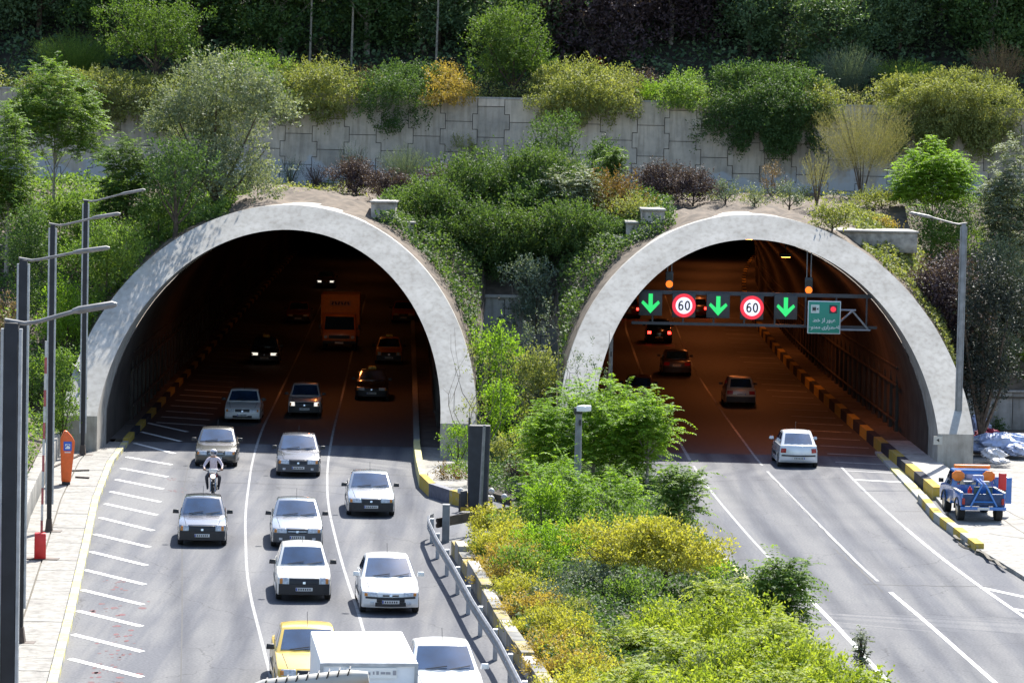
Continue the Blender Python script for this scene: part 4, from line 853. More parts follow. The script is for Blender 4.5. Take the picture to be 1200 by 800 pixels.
# blue tow pickup parked on the forecourt
def pickup(loc, rz):
    t = thing('pickup_truck', 'blue breakdown pickup with orange warning lamps and tow frame parked by the right tunnel', 'pickup truck', loc, rz)
    blue = paint('blue', (.03, .16, .50)); dblue = mat('dark_blue', (.015, .05, .14), .5, var=.3); orange = mat('orange_lamp', (.85, .22, .02), .4, var=.1); red = mat('red_lamp', (.6, .02, .02), .4)
    def b(n, c_, d_, mt, bev=.02, par=t, **k): m = MB(); m.box(c_, d_, **k); return m.build(n, mt, par, bevel=bev)
    # rear at -Y (towards the road user), cab forward at +Y
    b('load_floor', (0, -.95, .62), (1.45, 1.95, .10), dblue)
    for s in (-1, 1):
        b('side_panel', (s * .76, -.95, .80), (.07, 1.98, .46), blue); b('side_rail', (s * .76, -.95, 1.05), (.10, 2.0, .04), mat('rail_pale', (.5, .5, .48), .5), .01)
        b('tail_light', (s * .70, -1.97, .74), (.10, .05, .22), taillamp, .01)
        for yw in (-1.25, 1.35):
            m = MB(); m.tube([(s * .56, yw, .34), (s * .79, yw, .34)], .34, 20); wv = m.build('wheel', rubber, t, smooth=True)
            m = MB(); m.tube([(s * .72, yw, .34), (s * .80, yw, .34)], [.2, .18], 12); m.build('rim', rim_m, wv)
            m = MB(); m.tube([(s * .80, yw + .46 * math.cos(a), .34 + .46 * math.sin(a)) for a in np.linspace(.1, math.pi - .1, 9)], .035, 5); m.build('wheel_arch', black_pl, t)
    b('tailgate', (0, -1.93, .80), (1.42, .06, .42), dblue); b('rear_bumper', (0, -2.0, .50), (1.62, .14, .12), blue)
    b('number_plate', (0, -2.075, .50), (.42, .01, .09), plate_m, 0)
    # cab
    m = MB(); P = [(.06, .45), (.06, 1.05), (.12, 1.62), (.95, 1.64), (1.30, 1.08), (2.05, .98), (2.22, .85), (2.24, .45)]; n = len(P)
    vs_ = [(s * (.80 if z < 1.1 else .66), y, z) for s in (-1, 1) for y, z in P]
    m.add(vs_, [tuple(range(n)), tuple(range(2 * n - 1, n - 1, -1))] + [(i, n + i, n + (i + 1) % n, (i + 1) % n) for i in range(n)]); m.build('cab', blue, t, bevel=.04, seg=3)
    m = MB(); m.add([(-.56, .085, 1.14), (.56, .085, 1.14), (.54, .105, 1.50), (-.54, .105, 1.50)], [(0, 1, 2, 3)]); m.add([(-.56, .10, 1.14), (.56, .10, 1.14), (.54, .12, 1.50), (-.54, .12, 1.50)], [(0, 1, 2, 3)]); m.v = [(v[0], v[1] - .04, v[2]) for v in m.v]; m.build('rear_window', glass, t)
    for s in (-1, 1):
        m = MB(); m.add([(s * .795, .2, 1.12), (s * .795, 1.2, 1.10), (s * .675, .95, 1.56), (s * .675, .2, 1.56)], [(0, 1, 2, 3)]); m.v = [(v[0] + s * .012, v[1], v[2]) for v in m.v]; m.build('side_window', glass, t)
        b('wing_mirror', (s * .95, 1.15, 1.18), (.18, .08, .16), black_pl)
        m = MB(); m.tube([(s * .62, 2.2, .80), (s * .62, 2.27, .80)], .09, 12); m.build('headlight', lampglass, t)
    # open right door seen beyond the load bed
    b('open_door', (1.12, .28, .92), (.66, .06, .95), blue, rz=-.15); b('red_lamp_panel', (.98, -.38, 1.30), (.28, .12, .62), red, .04); b('lamp_bracket', (1.03, -.30, 1.05), (.20, .08, .9), black_pl)
    # warning gear
    b('light_bar', (0, .30, 1.76), (1.30, .24, .12), orange, .03)
    for s in (-1, 1):
        m = MB(); q = [(s * .55 + .24 * math.cos(a + math.pi / 8), 1.45 + .20 * math.sin(a + math.pi / 8)) for a in np.linspace(0, 2 * math.pi, 9)[:-1]]
        m.add([(x_, -.06, z_) for x_, z_ in q] + [(x_, .02, z_) for x_, z_ in q], [tuple(range(8)), tuple(range(15, 7, -1))] + [(k, 8 + k, 8 + (k + 1) % 8, (k + 1) % 8) for k in range(8)]); m.build('warning_lamp', orange, t, bevel=.01)
    m = MB()
    for s in (-1, 1): m.tube([(s * .46, -2.10, .58), (s * .06, -2.0, 1.34), (s * .06, -.9, 1.42)], .038, 6)
    m.tube([(-.36, -2.08, .74), (.36, -2.08, .74)], .03, 6); m.tube([(0, -.9, 1.38), (0, -.2, .8)], .04, 6); m.build('tow_frame', blue, t, smooth=True)
    m = MB()
    for s in (-1, 1): m.box((s * .22, -1.9, .95), (.22, .05, .62))
    m.build('tow_plate', mat('dark_green_steel', (.02, .05, .045), .5), t, bevel=.01)
    m = MB(); m.box((0, -.62, 1.30), (.92, .30, .05)); m.build('equipment_shelf', mat('grey_tray', (.2, .22, .25), .5), t)
    m = MB(); m.tube([(-.32, -1.1, .66), (-.32, -1.1, 1.10)], .08, 12); m.tube([(-.32, -1.1, 1.10), (-.32, -1.1, 1.18)], [.05, .03], 8); m.build('extinguisher', red, t)
    b('white_canister', (-.50, -1.35, .80), (.2, .22, .28), mat('white_panel', (.8, .8, .8), .5)); b('cloth_bundle', (.05, -.62, 1.44), (.40, .22, .22), mat('bluish_cloth', (.35, .38, .62), .8, var=.4), .06)
px_, py_ = G(1139, 607, .13); pickup((px_ + .05, py_ + 1.25 / K, .13), R(3))

# ------------------------------------------------------------------ signs and signals of the right bore
def text_mesh(body, size, mt, parent, loc, name='lettering', depth=.006, bold=0., rx=math.pi / 2):
    cu = bpy.data.curves.new(name, 'FONT'); cu.body = body; cu.size = size; cu.align_x = 'CENTER'; cu.align_y = 'CENTER'; cu.extrude = depth; cu.offset = bold
    o = bpy.data.objects.new(name, cu); C.objects.link(o); dg = bpy.context.evaluated_depsgraph_get()
    me = bpy.data.meshes.new_from_object(o.evaluated_get(dg)); bpy.data.objects.remove(o); me.materials.clear(); me.materials.append(mt)
    o = bpy.data.objects.new(name, me); C.objects.link(o); o.parent = parent; o.location = loc; o.rotation_euler = (rx, 0, 0); return o
GY = 91.2
sign_dark = mat('signal_housing', (.028, .034, .040), .45, var=.2); gan = mat('gantry_steel', (.035, .042, .055), .5, var=.2)
xa, za = at(716, 376, GY); xb, zb_ = at(1034, 392, GY); _, zt1 = at(850, 346, GY); _, zb1 = at(850, 379, GY)
ga = thing('sign_gantry', 'dark steel truss gantry carrying the lane signals across the right tunnel', 'gantry', (0, GY, 0))
m = MB(); XR = 15.75; XL = 5.15
m.box(((XL + XR) / 2, .22, zt1 + .06), (XR - XL, .16, .16)); m.box(((XL + XR) / 2, .22, zb1 - .06), (XR - XL, .12, .12)); m.build('chord', gan, ga)
for k in range(8):
    x = XL + .9 + k * 1.32
    m = MB(); m.box((x, .22, (zt1 + zb1) / 2), (.07, .08, zt1 - zb1 - .02)); m.build('upright', gan, ga)
m = MB(); X0, X1 = 13.6, 15.45
for a, b in (((X0, 6.15), (X1 - .65, 6.15)), ((X0, 5.30), (X1, 5.30)), ((X0 + .2, 5.34), (X0 + 1.05, 6.12)), ((X0 + 1.05, 6.12), (X1 - .1, 5.34))): m.tube([(a[0], -.05, a[1]), (b[0], -.05, b[1])], .045, 6)
m.build('truss_bracket', galv, ga)
m = MB(); m.box((4.22, -2.4, 2.75), (.14, .14, 5.5)); gp = m.build('post', arm_steel, ga)
m = MB()
for k in range(6): m.box((4.22, -2.476, .8 + k * .85), (.05, .01, .22))
m.build('slot', black_pl, gp)
green_led = mat('green_led', (.01, .25, .08), .4, emit=(.02, .60, .13), estr=.55); red_led = mat('red_led', (.6, .02, .05), .4, emit=(1, .03, .05), estr=.32); white_led = mat('white_led', (.8, .8, .85), .4, emit=(.9, .88, 1), estr=.32)
amber_on = mat('amber_on', (.9, .3, .02), .4, emit=(1, .16, .01), estr=.6)
def lane_arrow(px, py, label):
    x, z = at(px, py, GY); t = thing('lane_signal', label, 'signal', (x, GY, z), 0, 'green arrow lane signals')
    m = MB(); m.box((0, 0, 0), (1.0, .22, 1.05)); m.build('housing', sign_dark, t, bevel=.02)
    m = MB(); q = [(-.09, .42), (.09, .42), (.09, -.08), (.33, .13), (.40, .02), (0, -.42), (-.40, .02), (-.33, .13), (-.09, -.08)]
    m.add([(a, -.135, b) for a, b in q] + [(a, -.105, b) for a, b in q], [(0, 1, 2, 8), (8, 2, 3, 4, 5), (8, 5, 6, 7)] + [(i, 9 + i, 9 + (i + 1) % 9, (i + 1) % 9) for i in range(9)]); m.build('green_arrow', green_led, t)
def speed_sign(px, py, label):
    x, z = at(px, py, GY); t = thing('speed_sign', label, 'sign', (x, GY, z), 0, 'round speed limit signs')
    m = MB(); m.box((0, .03, 0), (1.0, .2, 1.04)); m.build('housing', sign_dark, t, bevel=.02)
    def ring(n, r0, r1, y, mt, par=t):
        m = MB(); a = np.linspace(0, 2 * math.pi, 41)[:-1]; vs_ = [(r1 * math.cos(q), yy0, r1 * math.sin(q)) for yy0 in (y, y + .03) for q in a]; 
        if r0: vs_ += [(r0 * math.cos(q), yy0, r0 * math.sin(q)) for yy0 in (y, y + .03) for q in a]; fs = [(k, (k + 1) % 40, 80 + (k + 1) % 40, 80 + k) for k in range(40)] + [(k, 40 + k, 40 + (k + 1) % 40, (k + 1) % 40) for k in range(40)]
        else: fs = [tuple(range(40))] + [(k, 40 + k, 40 + (k + 1) % 40, (k + 1) % 40) for k in range(40)]
        m.add(vs_, fs); return m.build(n, mt, par)
    ring('red_ring', .36, .51, -.12, red_led); f = ring('disc', 0, .36, -.115, white_led)
    def stroke(P_, wd):
        m = MB(); offset_line(P_, wd, 0, m); m.v = [(a, -.128 - c_, b) for a, b, c_ in m.v]; m.build('number', plate_ink, f)
    stroke([(.15 + .085 * math.cos(a), .18 * math.sin(a)) for a in np.linspace(0, 2 * math.pi, 25)], .062)
    stroke([(-.13 + .082 * math.cos(a), -.075 + .105 * math.sin(a)) for a in np.linspace(0, 2 * math.pi, 25)], .06)
    stroke([(-.213 + 0, -.08), (-.215, .0), (-.20, .08), (-.165, .145), (-.12, .178), (-.06, .165)], .062)
lane_arrow(762, 355.5, 'leftmost green arrow lane signal, above the car with brake lights')
lane_arrow(841, 358.5, 'green arrow lane signal between the two round speed signs')
lane_arrow(920, 360, 'green arrow lane signal beside the square green board')
speed_sign(801, 358, 'left round 60 speed sign with red ring'); speed_sign(880.5, 360.5, 'right round 60 speed sign with red ring')
x, z = at(965, 372, GY - .3); t = thing('camera_enforcement_sign', 'square green board with white script, camera symbol and red light', 'sign', (x, GY - .3, z))
m = MB(); m.box((0, 0, 0), (1.42, .06, 1.42)); bdg = m.build('border', mat('sign_white', (.62, .66, .66), .5), t, bevel=.03)
m = MB(); m.box((0, -.035, 0), (1.34, .02, 1.34)); m.build('panel', mat('sign_green', (.012, .24, .17), .45), t, bevel=.008)
m = MB(); m.box((-.40, -.05, .36), (.36, .012, .36)); cm = m.build('camera_symbol', mat('symbol_pale', (.55, .65, .62), .5), t)
m = MB(); m.box((-.44, -.06, .36), (.16, .01, .13)); m.add([(-.34, -.062, .36), (-.26, -.062, .42), (-.26, -.062, .30)], [(0, 1, 2)])
for k in range(3): m.box((-.50 + k * .06, -.06, .46), (.03, .01, .03)); m.box((-.50 + k * .06, -.06, .26), (.03, .01, .03))
m.build('camera_mark', plate_ink, cm)
m = MB(); m.box((.38, -.05, .36), (.34, .012, .36)); rl_ = m.build('signal_symbol', sign_dark, t)
m = MB(); m.tube([(.38, -.058, .36), (.38, -.07, .36)], .12, 20); m.build('red_light', red_led, rl_)
l1 = '\ufec2\ufea7 \ufeaf\ufe8d \ufead\ufeee\ufe92\ufecb'; l2 = '\ufec9\ufeee\ufee8\ufee4\ufee3 \ufbfc\ufead\ufe8d\ufeae\ufec4\ufebf\ufe8d'
text_mesh(l1, .23, MATS['sign_white'], t, (0, -.05, -.12), bold=.006); text_mesh(l2, .21, MATS['sign_white'], t, (0, -.05, -.42), bold=.006)
for px, py, lb in ((784, 333, 'left amber signal hanging above the first speed sign'), (947, 340, 'right amber signal hanging above the green board')):
    x, z = at(px, py, GY + 1.0); t = thing('warning_signal', lb, 'signal', (x, GY + 1.0, z), 0, 'hanging amber signals')
    m = MB(); m.box((0, 0, .16), (.34, .2, .78)); m.build('housing', sign_dark, t, bevel=.03)
    m = MB(); m.tube([(0, -.10, 0), (0, -.14, 0)], .155, 20); m.build('amber_lamp', amber_on, t)
    m = MB(); m.tube([(0, -.10, .32), (0, -.13, .32)], .13, 20); m.build('dark_lamp', black_pl, t)
    m = MB(); hz = ring_z(x, AI, HI) - z + .1
    for s in (-.09, .09): m.tube([(s, 0, .5), (s, 0, hz)], .025, 6)
    m.build('hanger', grey_steel, t)

# ------------------------------------------------------------------ lamp posts and roadside furniture
def lamp_post(name, px_base, py_base, top_px, tip_px, label, wide=.22, mt=dark_steel, grp='lamp posts along the left pavement', z0=.15, hbox=None, base=None):
    bx_, by_ = base if base else G(px_base, py_base, z0)
    t = thing(name, label, 'lamp post', (bx_, by_, z0), 0, grp)
    _, ztop = at(top_px[0], top_px[1], by_); h = ztop - z0
    m = MB(); m.box((0, 0, h / 2), (wide, wide * .8, h)); 
    m.build('pole', mt, t, bevel=.02)
    m = MB()
    for s in (-1, 1): m.box((s * (wide / 2 + .035), .0, h * .5 + .4), (.05, wide * .5, h - 1.0))
    m.build('pole_edge', galv if mt != grey_steel else grey_steel, t)
    m = MB(); m.box((.1, 0, .015), (.62, .45, .03)); m.box((0, 0, .22), (wide * 1.6, wide * 1.4, .4), taper=.7); m.build('base_plate', rust_steel if mt == dark_steel else grey_steel, t)
    tx, tz = at(tip_px[0], tip_px[1], by_); tx -= bx_; tz -= z0; d_ = 1 if tx > 0 else -1
    el = d_ * .42
    m = MB(); m.tube([(-d_ * .12, 0, h + .04), (el * .5, 0, h - .01), (el, 0, h + .02), (tx * .62, 0, h + (tz - h) * .6 + .02)], .036, 8); m.build('arm', arm_steel, t, smooth=True)
    m = MB(); m.tube([(tx * .58, 0, h + (tz - h) * .57 + .02), (tx * .64, 0, h + (tz - h) * .63 + .02), (tx * .96, 0, tz + .0), (tx, 0, tz)], [.04, .065, .06, .03], 8)
    m.build('lamp_head', arm_steel, t, smooth=True)
    return t
lamp_post('lamp_post', 0, 0, (15, 378), (138, 357), 'nearest dark double section lamp post at the left edge', .23, base=(at(16, 600, 35)[0], 35.0), z0=.15)
lamp_post('lamp_post', 29, 748, (36, 305), (129, 291), 'second dark lamp post from the left edge, footing visible on the pavement', .20)
lamp_post('lamp_post', 62, 620, (66, 264), (141, 251), 'slim dark lamp post beside the red barrier box', .15)
lamp_post('lamp_post', 100, 532, (108, 236), (170, 223), 'farthest left lamp post standing against the tunnel foot', .16)
lamp_post('lamp_post', 1118, 546, (1128, 263), (1066, 250), 'grey lamp post behind the blue pickup by the right tunnel', .17, mt=grey_steel, grp='', z0=.13)
# close lamp head from below the frame
x0, z0 = at(349, 797, 12.9); x1, z1_ = at(434, 783, 12.9)
t = thing('lamp_post', 'ribbed pale lamp head poking in at the very bottom of the picture', 'lamp post', (-5.2, 12.9, 0))
m = MB(); m.box((0, 0, 4.8), (.24, .2, 9.6)); m.build('pole', dark_steel, t, bevel=.02)
m = MB(); m.tube([(0, 0, 9.55), (.6, 0, 9.75), (x0 + 5.2 - .25, 0, z0 - .045)], .04, 8); m.build('arm', arm_steel, t, smooth=True)
m = MB(); a = Vector((x0 + 5.2 - .3, 0, z0 - .055)); b = Vector((x1 + 5.2, 0, z1_ - .02)); m.tube([a, a.lerp(b, .15), a.lerp(b, .85), b], [.04, .075, .062, .034], 12); hd = m.build('lamp_head', mat('lamp_head_pale', (.45, .44, .40), .5, var=.15), t, smooth=True)
m = MB()
for k in range(9):
    p_ = a.lerp(b, .16 + k * .085); m.box((p_.x, 0, p_.z + .055), (.008, .11, .045), ry=.3)
m.build('cooling_fin', black_pl, hd)

# orange emergency phone
bx_, by_ = G(81, 566, .15); t = thing('emergency_phone', 'orange emergency phone column with blue symbol beside the tunnel foot', 'phone', (bx_, by_, .15), R(10))
op = mat('phone_orange', (.78, .13, .02), .4, var=.1)
m = MB(); q = [(-.17, .12), (.17, .12), (.29, 1.35), (.31, 1.62), (.20, 1.80), (.02, 2.0), (-.08, 2.02), (-.22, 1.72), (-.22, 1.45)]; n = len(q)
m.add([(a, -.17, b) for a, b in q] + [(a, .17, b) for a, b in q], [tuple(range(n)), tuple(range(2 * n - 1, n - 1, -1))] + [(i, n + i, n + (i + 1) % n, (i + 1) % n) for i in range(n)]); m.build('column', op, t, bevel=.04, seg=3)
m = MB(); m.box((.04, -.178, 1.45), (.30, .012, .34)); sg_ = m.build('phone_symbol', mat('symbol_blue', (.02, .10, .50), .4), t)
m = MB(); m.box((.04, -.186, 1.44), (.18, .008, .18)); ph = m.build('symbol_field', mat('symbol_white', (.75, .78, .8), .4), sg_)
m = MB(); m.tube([(-.04, -.195, 1.40), (.0, -.195, 1.48), (.07, -.195, 1.50), (.11, -.195, 1.44)], .018, 5); m.v = m.v; m.build('handset_mark', MATS['symbol_blue'], sg_)
m = MB(); m.box((.04, -.178, 1.22), (.22, .01, .03)); m.build('label_strip', MATS['symbol_white'], t)
m = MB(); m.box((0, 0, .06), (.30, .28, .12)); m.box((0, 0, .01), (.5, .42, .02)); m.build('foot', black_pl, t)
# raised barrier
bx_, by_ = G(52, 652, .15); t = thing('road_barrier', 'red barrier box with raised red and white arm on the pavement', 'barrier', (bx_, by_, .15), R(8))
m = MB(); m.box((0, 0, .42), (.36, .34, .80), taper=.96); m.build('cabinet', mat('barrier_red', (.65, .02, .02), .35, var=.1), t, bevel=.03)
m = MB(); m.box((0, 0, .02), (1.15, .4, .04), rz=-.2); m.build('base_plate', rust_steel, t)
m = MB()
for k in range(12): m.box((.04 + k * .006, .0, .95 + k * .5), (.075, .05, .495), mi=k % 2)
m.build('arm', [mat('arm_faded_red', (.42, .10, .10), .5, var=.3), mat('arm_white', (.55, .53, .52), .5, var=.2)], t)
# fallen thin poles on the pavement near the portal
m = MB()
for a, b in (((60, 548), (98, 531)), ((75, 550), (108, 549)), ((92, 557), (108, 558))):
    p0, p1 = G(*a, .2), G(*b, .2); m.tube([(p0[0], p0[1], .20), (p1[0], p1[1], .20)], .035, 6)
    q_ = m.build('loose_pipe', rust_steel); tag(q_, {60: 'long rusty pipe lying slantwise from the parapet to the tunnel foot', 75: 'rusty pipe lying straight across the pavement behind the orange phone', 92: 'shortest rusty pipe on the pavement, right of the orange phone'}[a[0]], 'pipe', 'loose pipes on the left pavement'); m = MB()

# guardrail
def wbeam(mb, P, z=.62, face=1):
    prof = [(0, -.16), (.05, -.13), (.05, -.05), (0, 0), (.05, .05), (.05, .13), (0, .16), (-.02, .16), (-.02, -.16)]
    n = len(prof); vs_ = []
    for i, p in enumerate(P):
        a, b = Vector(P[max(0, i - 1)]), Vector(P[min(len(P) - 1, i + 1)]); t_ = (b - a).normalized(); nn = Vector((-t_.y, t_.x)) * face
        for u, w_ in prof: vs_.append((p[0] + nn.x * u, p[1] + nn.y * u, z + w_))
    mb.add(vs_, [(i * n + j, (i + 1) * n + j, (i + 1) * n + (j + 1) % n, i * n + (j + 1) % n) for i in range(len(P) - 1) for j in range(n)] + [tuple(range(n)), tuple((len(P) - 1) * n + j for j in range(n - 1, -1, -1))])
t = thing('guardrail', 'galvanised guardrail between the left road and the planted median', 'guardrail')
RP = [(2.35, 34), (1.7, 38.5), (.95, 44), (.35, 48.8), (-.15, 52.5), (-.9, 57), (-1.55, 61.5), (-2.25, 66), (-2.6, 68.8), (-2.62, 69.6), (-2.5, 70.0)]
m = MB(); wbeam(m, RP, .66); m.build('beam', mat('rail_steel', (.20, .21, .23), .45, metal=.3, var=.3, scale=3), t, smooth=False)
for y_ in np.arange(36, 70, 2.55):
    x_ = float(np.interp(y_, [p[1] for p in RP], [p[0] for p in RP])); m = MB(); m.box((x_ + .11, y_, .40), (.12, .16, .80)); m.box((x_ + .04, y_, .66), (.06, .14, .2)); m.build('post', galv, t)
t = thing('guardrail', 'brown weathered cross guardrail running from the tall post to the golden hedge', 'guardrail')
m = MB(); wbeam(m, [(-2.35, 69.3), (-1.4, 70.4), (-.5, 71.3), (.6, 72.0)], .62); m.build('beam', rust_steel, t)
m = MB(); m.box((-2.05, 69.35, .62), (.24, .24, 1.24)); m.build('post', grey_steel, t); m = MB(); m.box((-.2, 71.6, .35), (.14, .14, .7)); m.build('post', grey_steel, t)

# covered panel, poles, bollards on the crossover
bx_, by_ = G(560, 599); t = thing('covered_gate_panel', 'tall dark tarpaulin covered panel on a yellow base beside the island kerb', 'covered panel', (bx_, by_, 0))
tarp = mat('dark_tarpaulin', (.028, .030, .036), .65, var=.35, scale=3, bump=.6)
m = MB(); nn_ = 22
def tarpf(u, v):
    a = u * 2 * math.pi; fold = 1 + .05 * math.sin(5 * a + 3 * v) * (1 - v * .5); w_ = .39 * (1 - .12 * (1 - v) * (1 if v < .8 else 1)); z = .28 + v * 2.85
    cx_, cy_ = max(-1, min(1, 1.25 * math.cos(a))), max(-1, min(1, 1.25 * math.sin(a)))
    return (cx_ * w_ * fold, cy_ * .30 * fold, z)
m.grid(tarpf, nn_ * 2, 10); m.add([tarpf(k / 44, 1) for k in range(44)], [tuple(range(44))]); m.build('tarpaulin', tarp, t, smooth=True)
m = MB(); m.box((-.03, 0, .17), (1.15, .55, .14)); m.box((0, 0, .08), (.3, .8, .12)); m.build('base_beam', mat('machine_yellow', (.60, .36, .02), .5, var=.3), t, bevel=.02)
m = MB(); m.box((-.50, -.1, .45), (.24, .3, .70)); m.build('side_box', black_pl, t, bevel=.02)
m = MB(); m.tube([(-.36, 0, 3.1), (-.36, 0, 3.4)], .035, 6); m.build('top_pin', black_pl, t)
for px, py, lb in ((540, 573, 'white globe on the dark post left of the covered panel'), (576, 582, 'lower white globe right of the covered panel'), (576, 575, 'upper white globe right of the covered panel'), (591, 580, 'farthest right white globe beside the red flowers')):
    bx2, bz2 = at(px, py, by_ + .3); t = thing('globe_bollard', lb, 'bollard', (bx2, by_ + (.3 if py != 575 else .6), 0), 0, 'globe topped bollards by the covered panel')
    m = MB(); m.tube([(0, 0, 0), (0, 0, bz2 - .05)], [.06, .04], 8); m.build('post', black_pl, t); m = MB(); m.ball((0, 0, bz2), .115, 12); m.build('globe', mat('globe_grey_white', (.50, .50, .50), .4), t, smooth=True)
m = MB(); bx3, _ = at(583, 590, 76.5); m.box((.9, 76.2, .45), (1.3, .35, .8)); tag(m.build('dark_cabinet', sign_dark, bevel=.03), 'low dark cabinet behind the white globes', 'cabinet')
bx_, by_ = G(562, 621); t = thing('slender_pole', 'slender pale pole with square foot beside the covered panel', 'pole', (bx_, by_, 0))
_, zt_ = at(569, 497, by_); m = MB(); m.tube([(0, 0, 0), (.0, 0, zt_)], [.07, .05], 10); m.build('shaft', arm_steel, t, smooth=True); m = MB(); m.box((0, 0, .35), (.6, .34, .05)); m.box((0, 0, .17), (.2, .2, .34)); m.build('foot_plate', mat('foot_pale', (.5, .48, .52), .6), t); t.rotation_euler = (0, R(1.5), 0)
# camera pole in the median
by_ = 73.0; bx_, zt_ = at(678, 482, by_); t = thing('camera_pole', 'grey camera pole rising from the bright green median trees', 'camera pole', (bx_, by_, .2))
m = MB(); m.tube([(0, 0, 0), (0, 0, zt_ - .2)], [.14, .11], 12); m.build('shaft', grey_steel, t, smooth=True); m = MB(); m.box((-.02, 0, zt_ - .2 + .05), (.30, .26, .22)); m.build('bracket', sign_dark, t, bevel=.02)
m = MB(); m.box((.17, -.12, zt_ - .2 + .14), (.34, .5, .20), rz=-.5); hd = m.build('camera_housing', mat('housing_white', (.75, .76, .78), .4), t, bevel=.03)
m = MB(); m.box((.05, -.13, zt_ - .55), (.08, .1, .18)); m.build('sensor', black_pl, t)
# number plaque on the right pier, loose cable on the left portal
x, z = at(1096.5, 515, Y0 - .03); m = MB(); m.box((x, Y0 - .025, z), (.36, .03, .34)); pq = m.build('wall_plaque', mat('plaque', (.45, .44, .40), .6)); tag(pq, 'small pale square plaque with dark mark on the right tunnel foot', 'plaque')
m = MB(); m.box((x, Y0 - .046, z), (.12, .008, .04), ry=.7); m.box((x + .02, Y0 - .046, z + .04), (.05, .008, .05)); m.build('plaque_mark', plate_ink, pq)
def on_ring(px, py):
    v = ray(px, py); v = v / v[1]
    for y_ in np.arange(86, 95, .02):
        z = CAM_H + v[2] * y_
        if y_ >= Y0 + LEAN * max(0, z - SP) - .08: return (v[0] * y_, y_, z)
m = MB(); pts_ = [(85, 425), (92, 431), (97, 437), (99.5, 445), (98, 452), (94, 457)]; m.tube([Vector(on_ring(*p)) for p in pts_], .045, 6); tag(m.build('loose_cable', black_pl, smooth=True), 'black cable loop hanging on the left tunnel mouth beside the ivy', 'cable')

# rubbish heap
def sack(px, py, sx, sy, sz, mt, label, sd, name='rubbish_bag', cat='bag'):
    bx_, by_ = G(px, py, .3); q = random.Random(sd); m = MB(); ph_ = [q.uniform(0, 6) for _ in range(6)]
    def f(u, v):
        a = 2 * math.pi * u; b = math.pi * (v - .5); k = 1 + .16 * math.sin(3 * a + ph_[0]) * math.cos(2 * b + ph_[1]) + .12 * math.sin(5 * a + 7 * b + ph_[2]) + .07 * math.sin(11 * a - 6 * b + ph_[3])
        return (sx * k * math.cos(a) * math.cos(b), sy * k * math.sin(a) * math.cos(b), max(-.02, sz * (.55 + .75 * k * math.sin(b))))
    m.grid(f, 26, 14); o_ = m.build(name, mt, smooth=True, loc=(bx_, by_, .3)); tag(o_, label, cat, 'bags and sheets of the rubbish heap'); return o_
blu = mat('blue_white_sheet', (.42, .50, .72), .55, var=.35, scale=3); wht = mat('white_sacking', (.62, .63, .68), .6, var=.2, scale=4)
sack(1172, 529, 1.5, .8, .62, blu, 'large crumpled pale blue sheet covering the rubbish heap', 1, 'plastic_sheet', 'sheet'); sack(1191, 532, .55, .45, .38, blu, 'blue white bag at the right end of the heap', 2)
sack(1147, 528, .55, .5, .48, wht, 'white sack at the left of the heap against the tunnel foot', 3); sack(1160, 536, .50, .35, .34, wht, 'white box shaped sack in front of the blue sheet', 4)
sack(1154, 521, .6, .4, .55, mat('red_cloth', (.32, .03, .07), .7, var=.3), 'dark red cloth tucked between the white sacks', 5, 'cloth', 'cloth'); sack(1145, 511, .5, .4, .75, blu, 'pale blue bag on top of the heap beside the pier', 6); sack(1168, 541, .4, .3, .15, wht, 'flat white bag lying lowest in front of the heap', 7)

# stone steps beside the portal crowns
stone = mat('rubble_stone', (.36, .33, .29), .9, var=.45, scale=3, bump=.8)
def steps(name, spots, d, label):
    m = MB(); q = random.Random(len(label))
    for px, py, w_, h_ in spots:
        x, z = at(px, py, d); m.box((x, d + .6, z - .8 * h_), (w_, 2.4, 1.6 * h_), rz=q.uniform(-.02, .02)); m.box((x, d + .58, z + .05), (w_ + .12, 2.5, .10), mi=1)
    tag(m.build(name, [stone, con_low], bevel=.03), label, 'stepped wall')
steps('stepped_wall', [(450, 238, 1.1, 1), (470, 262, 1.2, 1), (492, 290, 1.0, 1)], 95.3, 'stepped rubble wall right of the left tunnel crown')
steps('stepped_wall', [(765, 247, 1.0, 1), (748, 262, 1.1, 1), (730, 280, 1.2, 1)], 95.3, 'stepped rubble wall left of the right tunnel crown')
steps('stepped_wall', [(1008, 272, 5.0, .55), (1027, 296, 1.0, 1), (1058, 316, 1.5, 1), (1076, 345, 1.2, 1), (1090, 385, 1.2, 1)], 95.6, 'stepped rubble terraces right of the right tunnel crown')

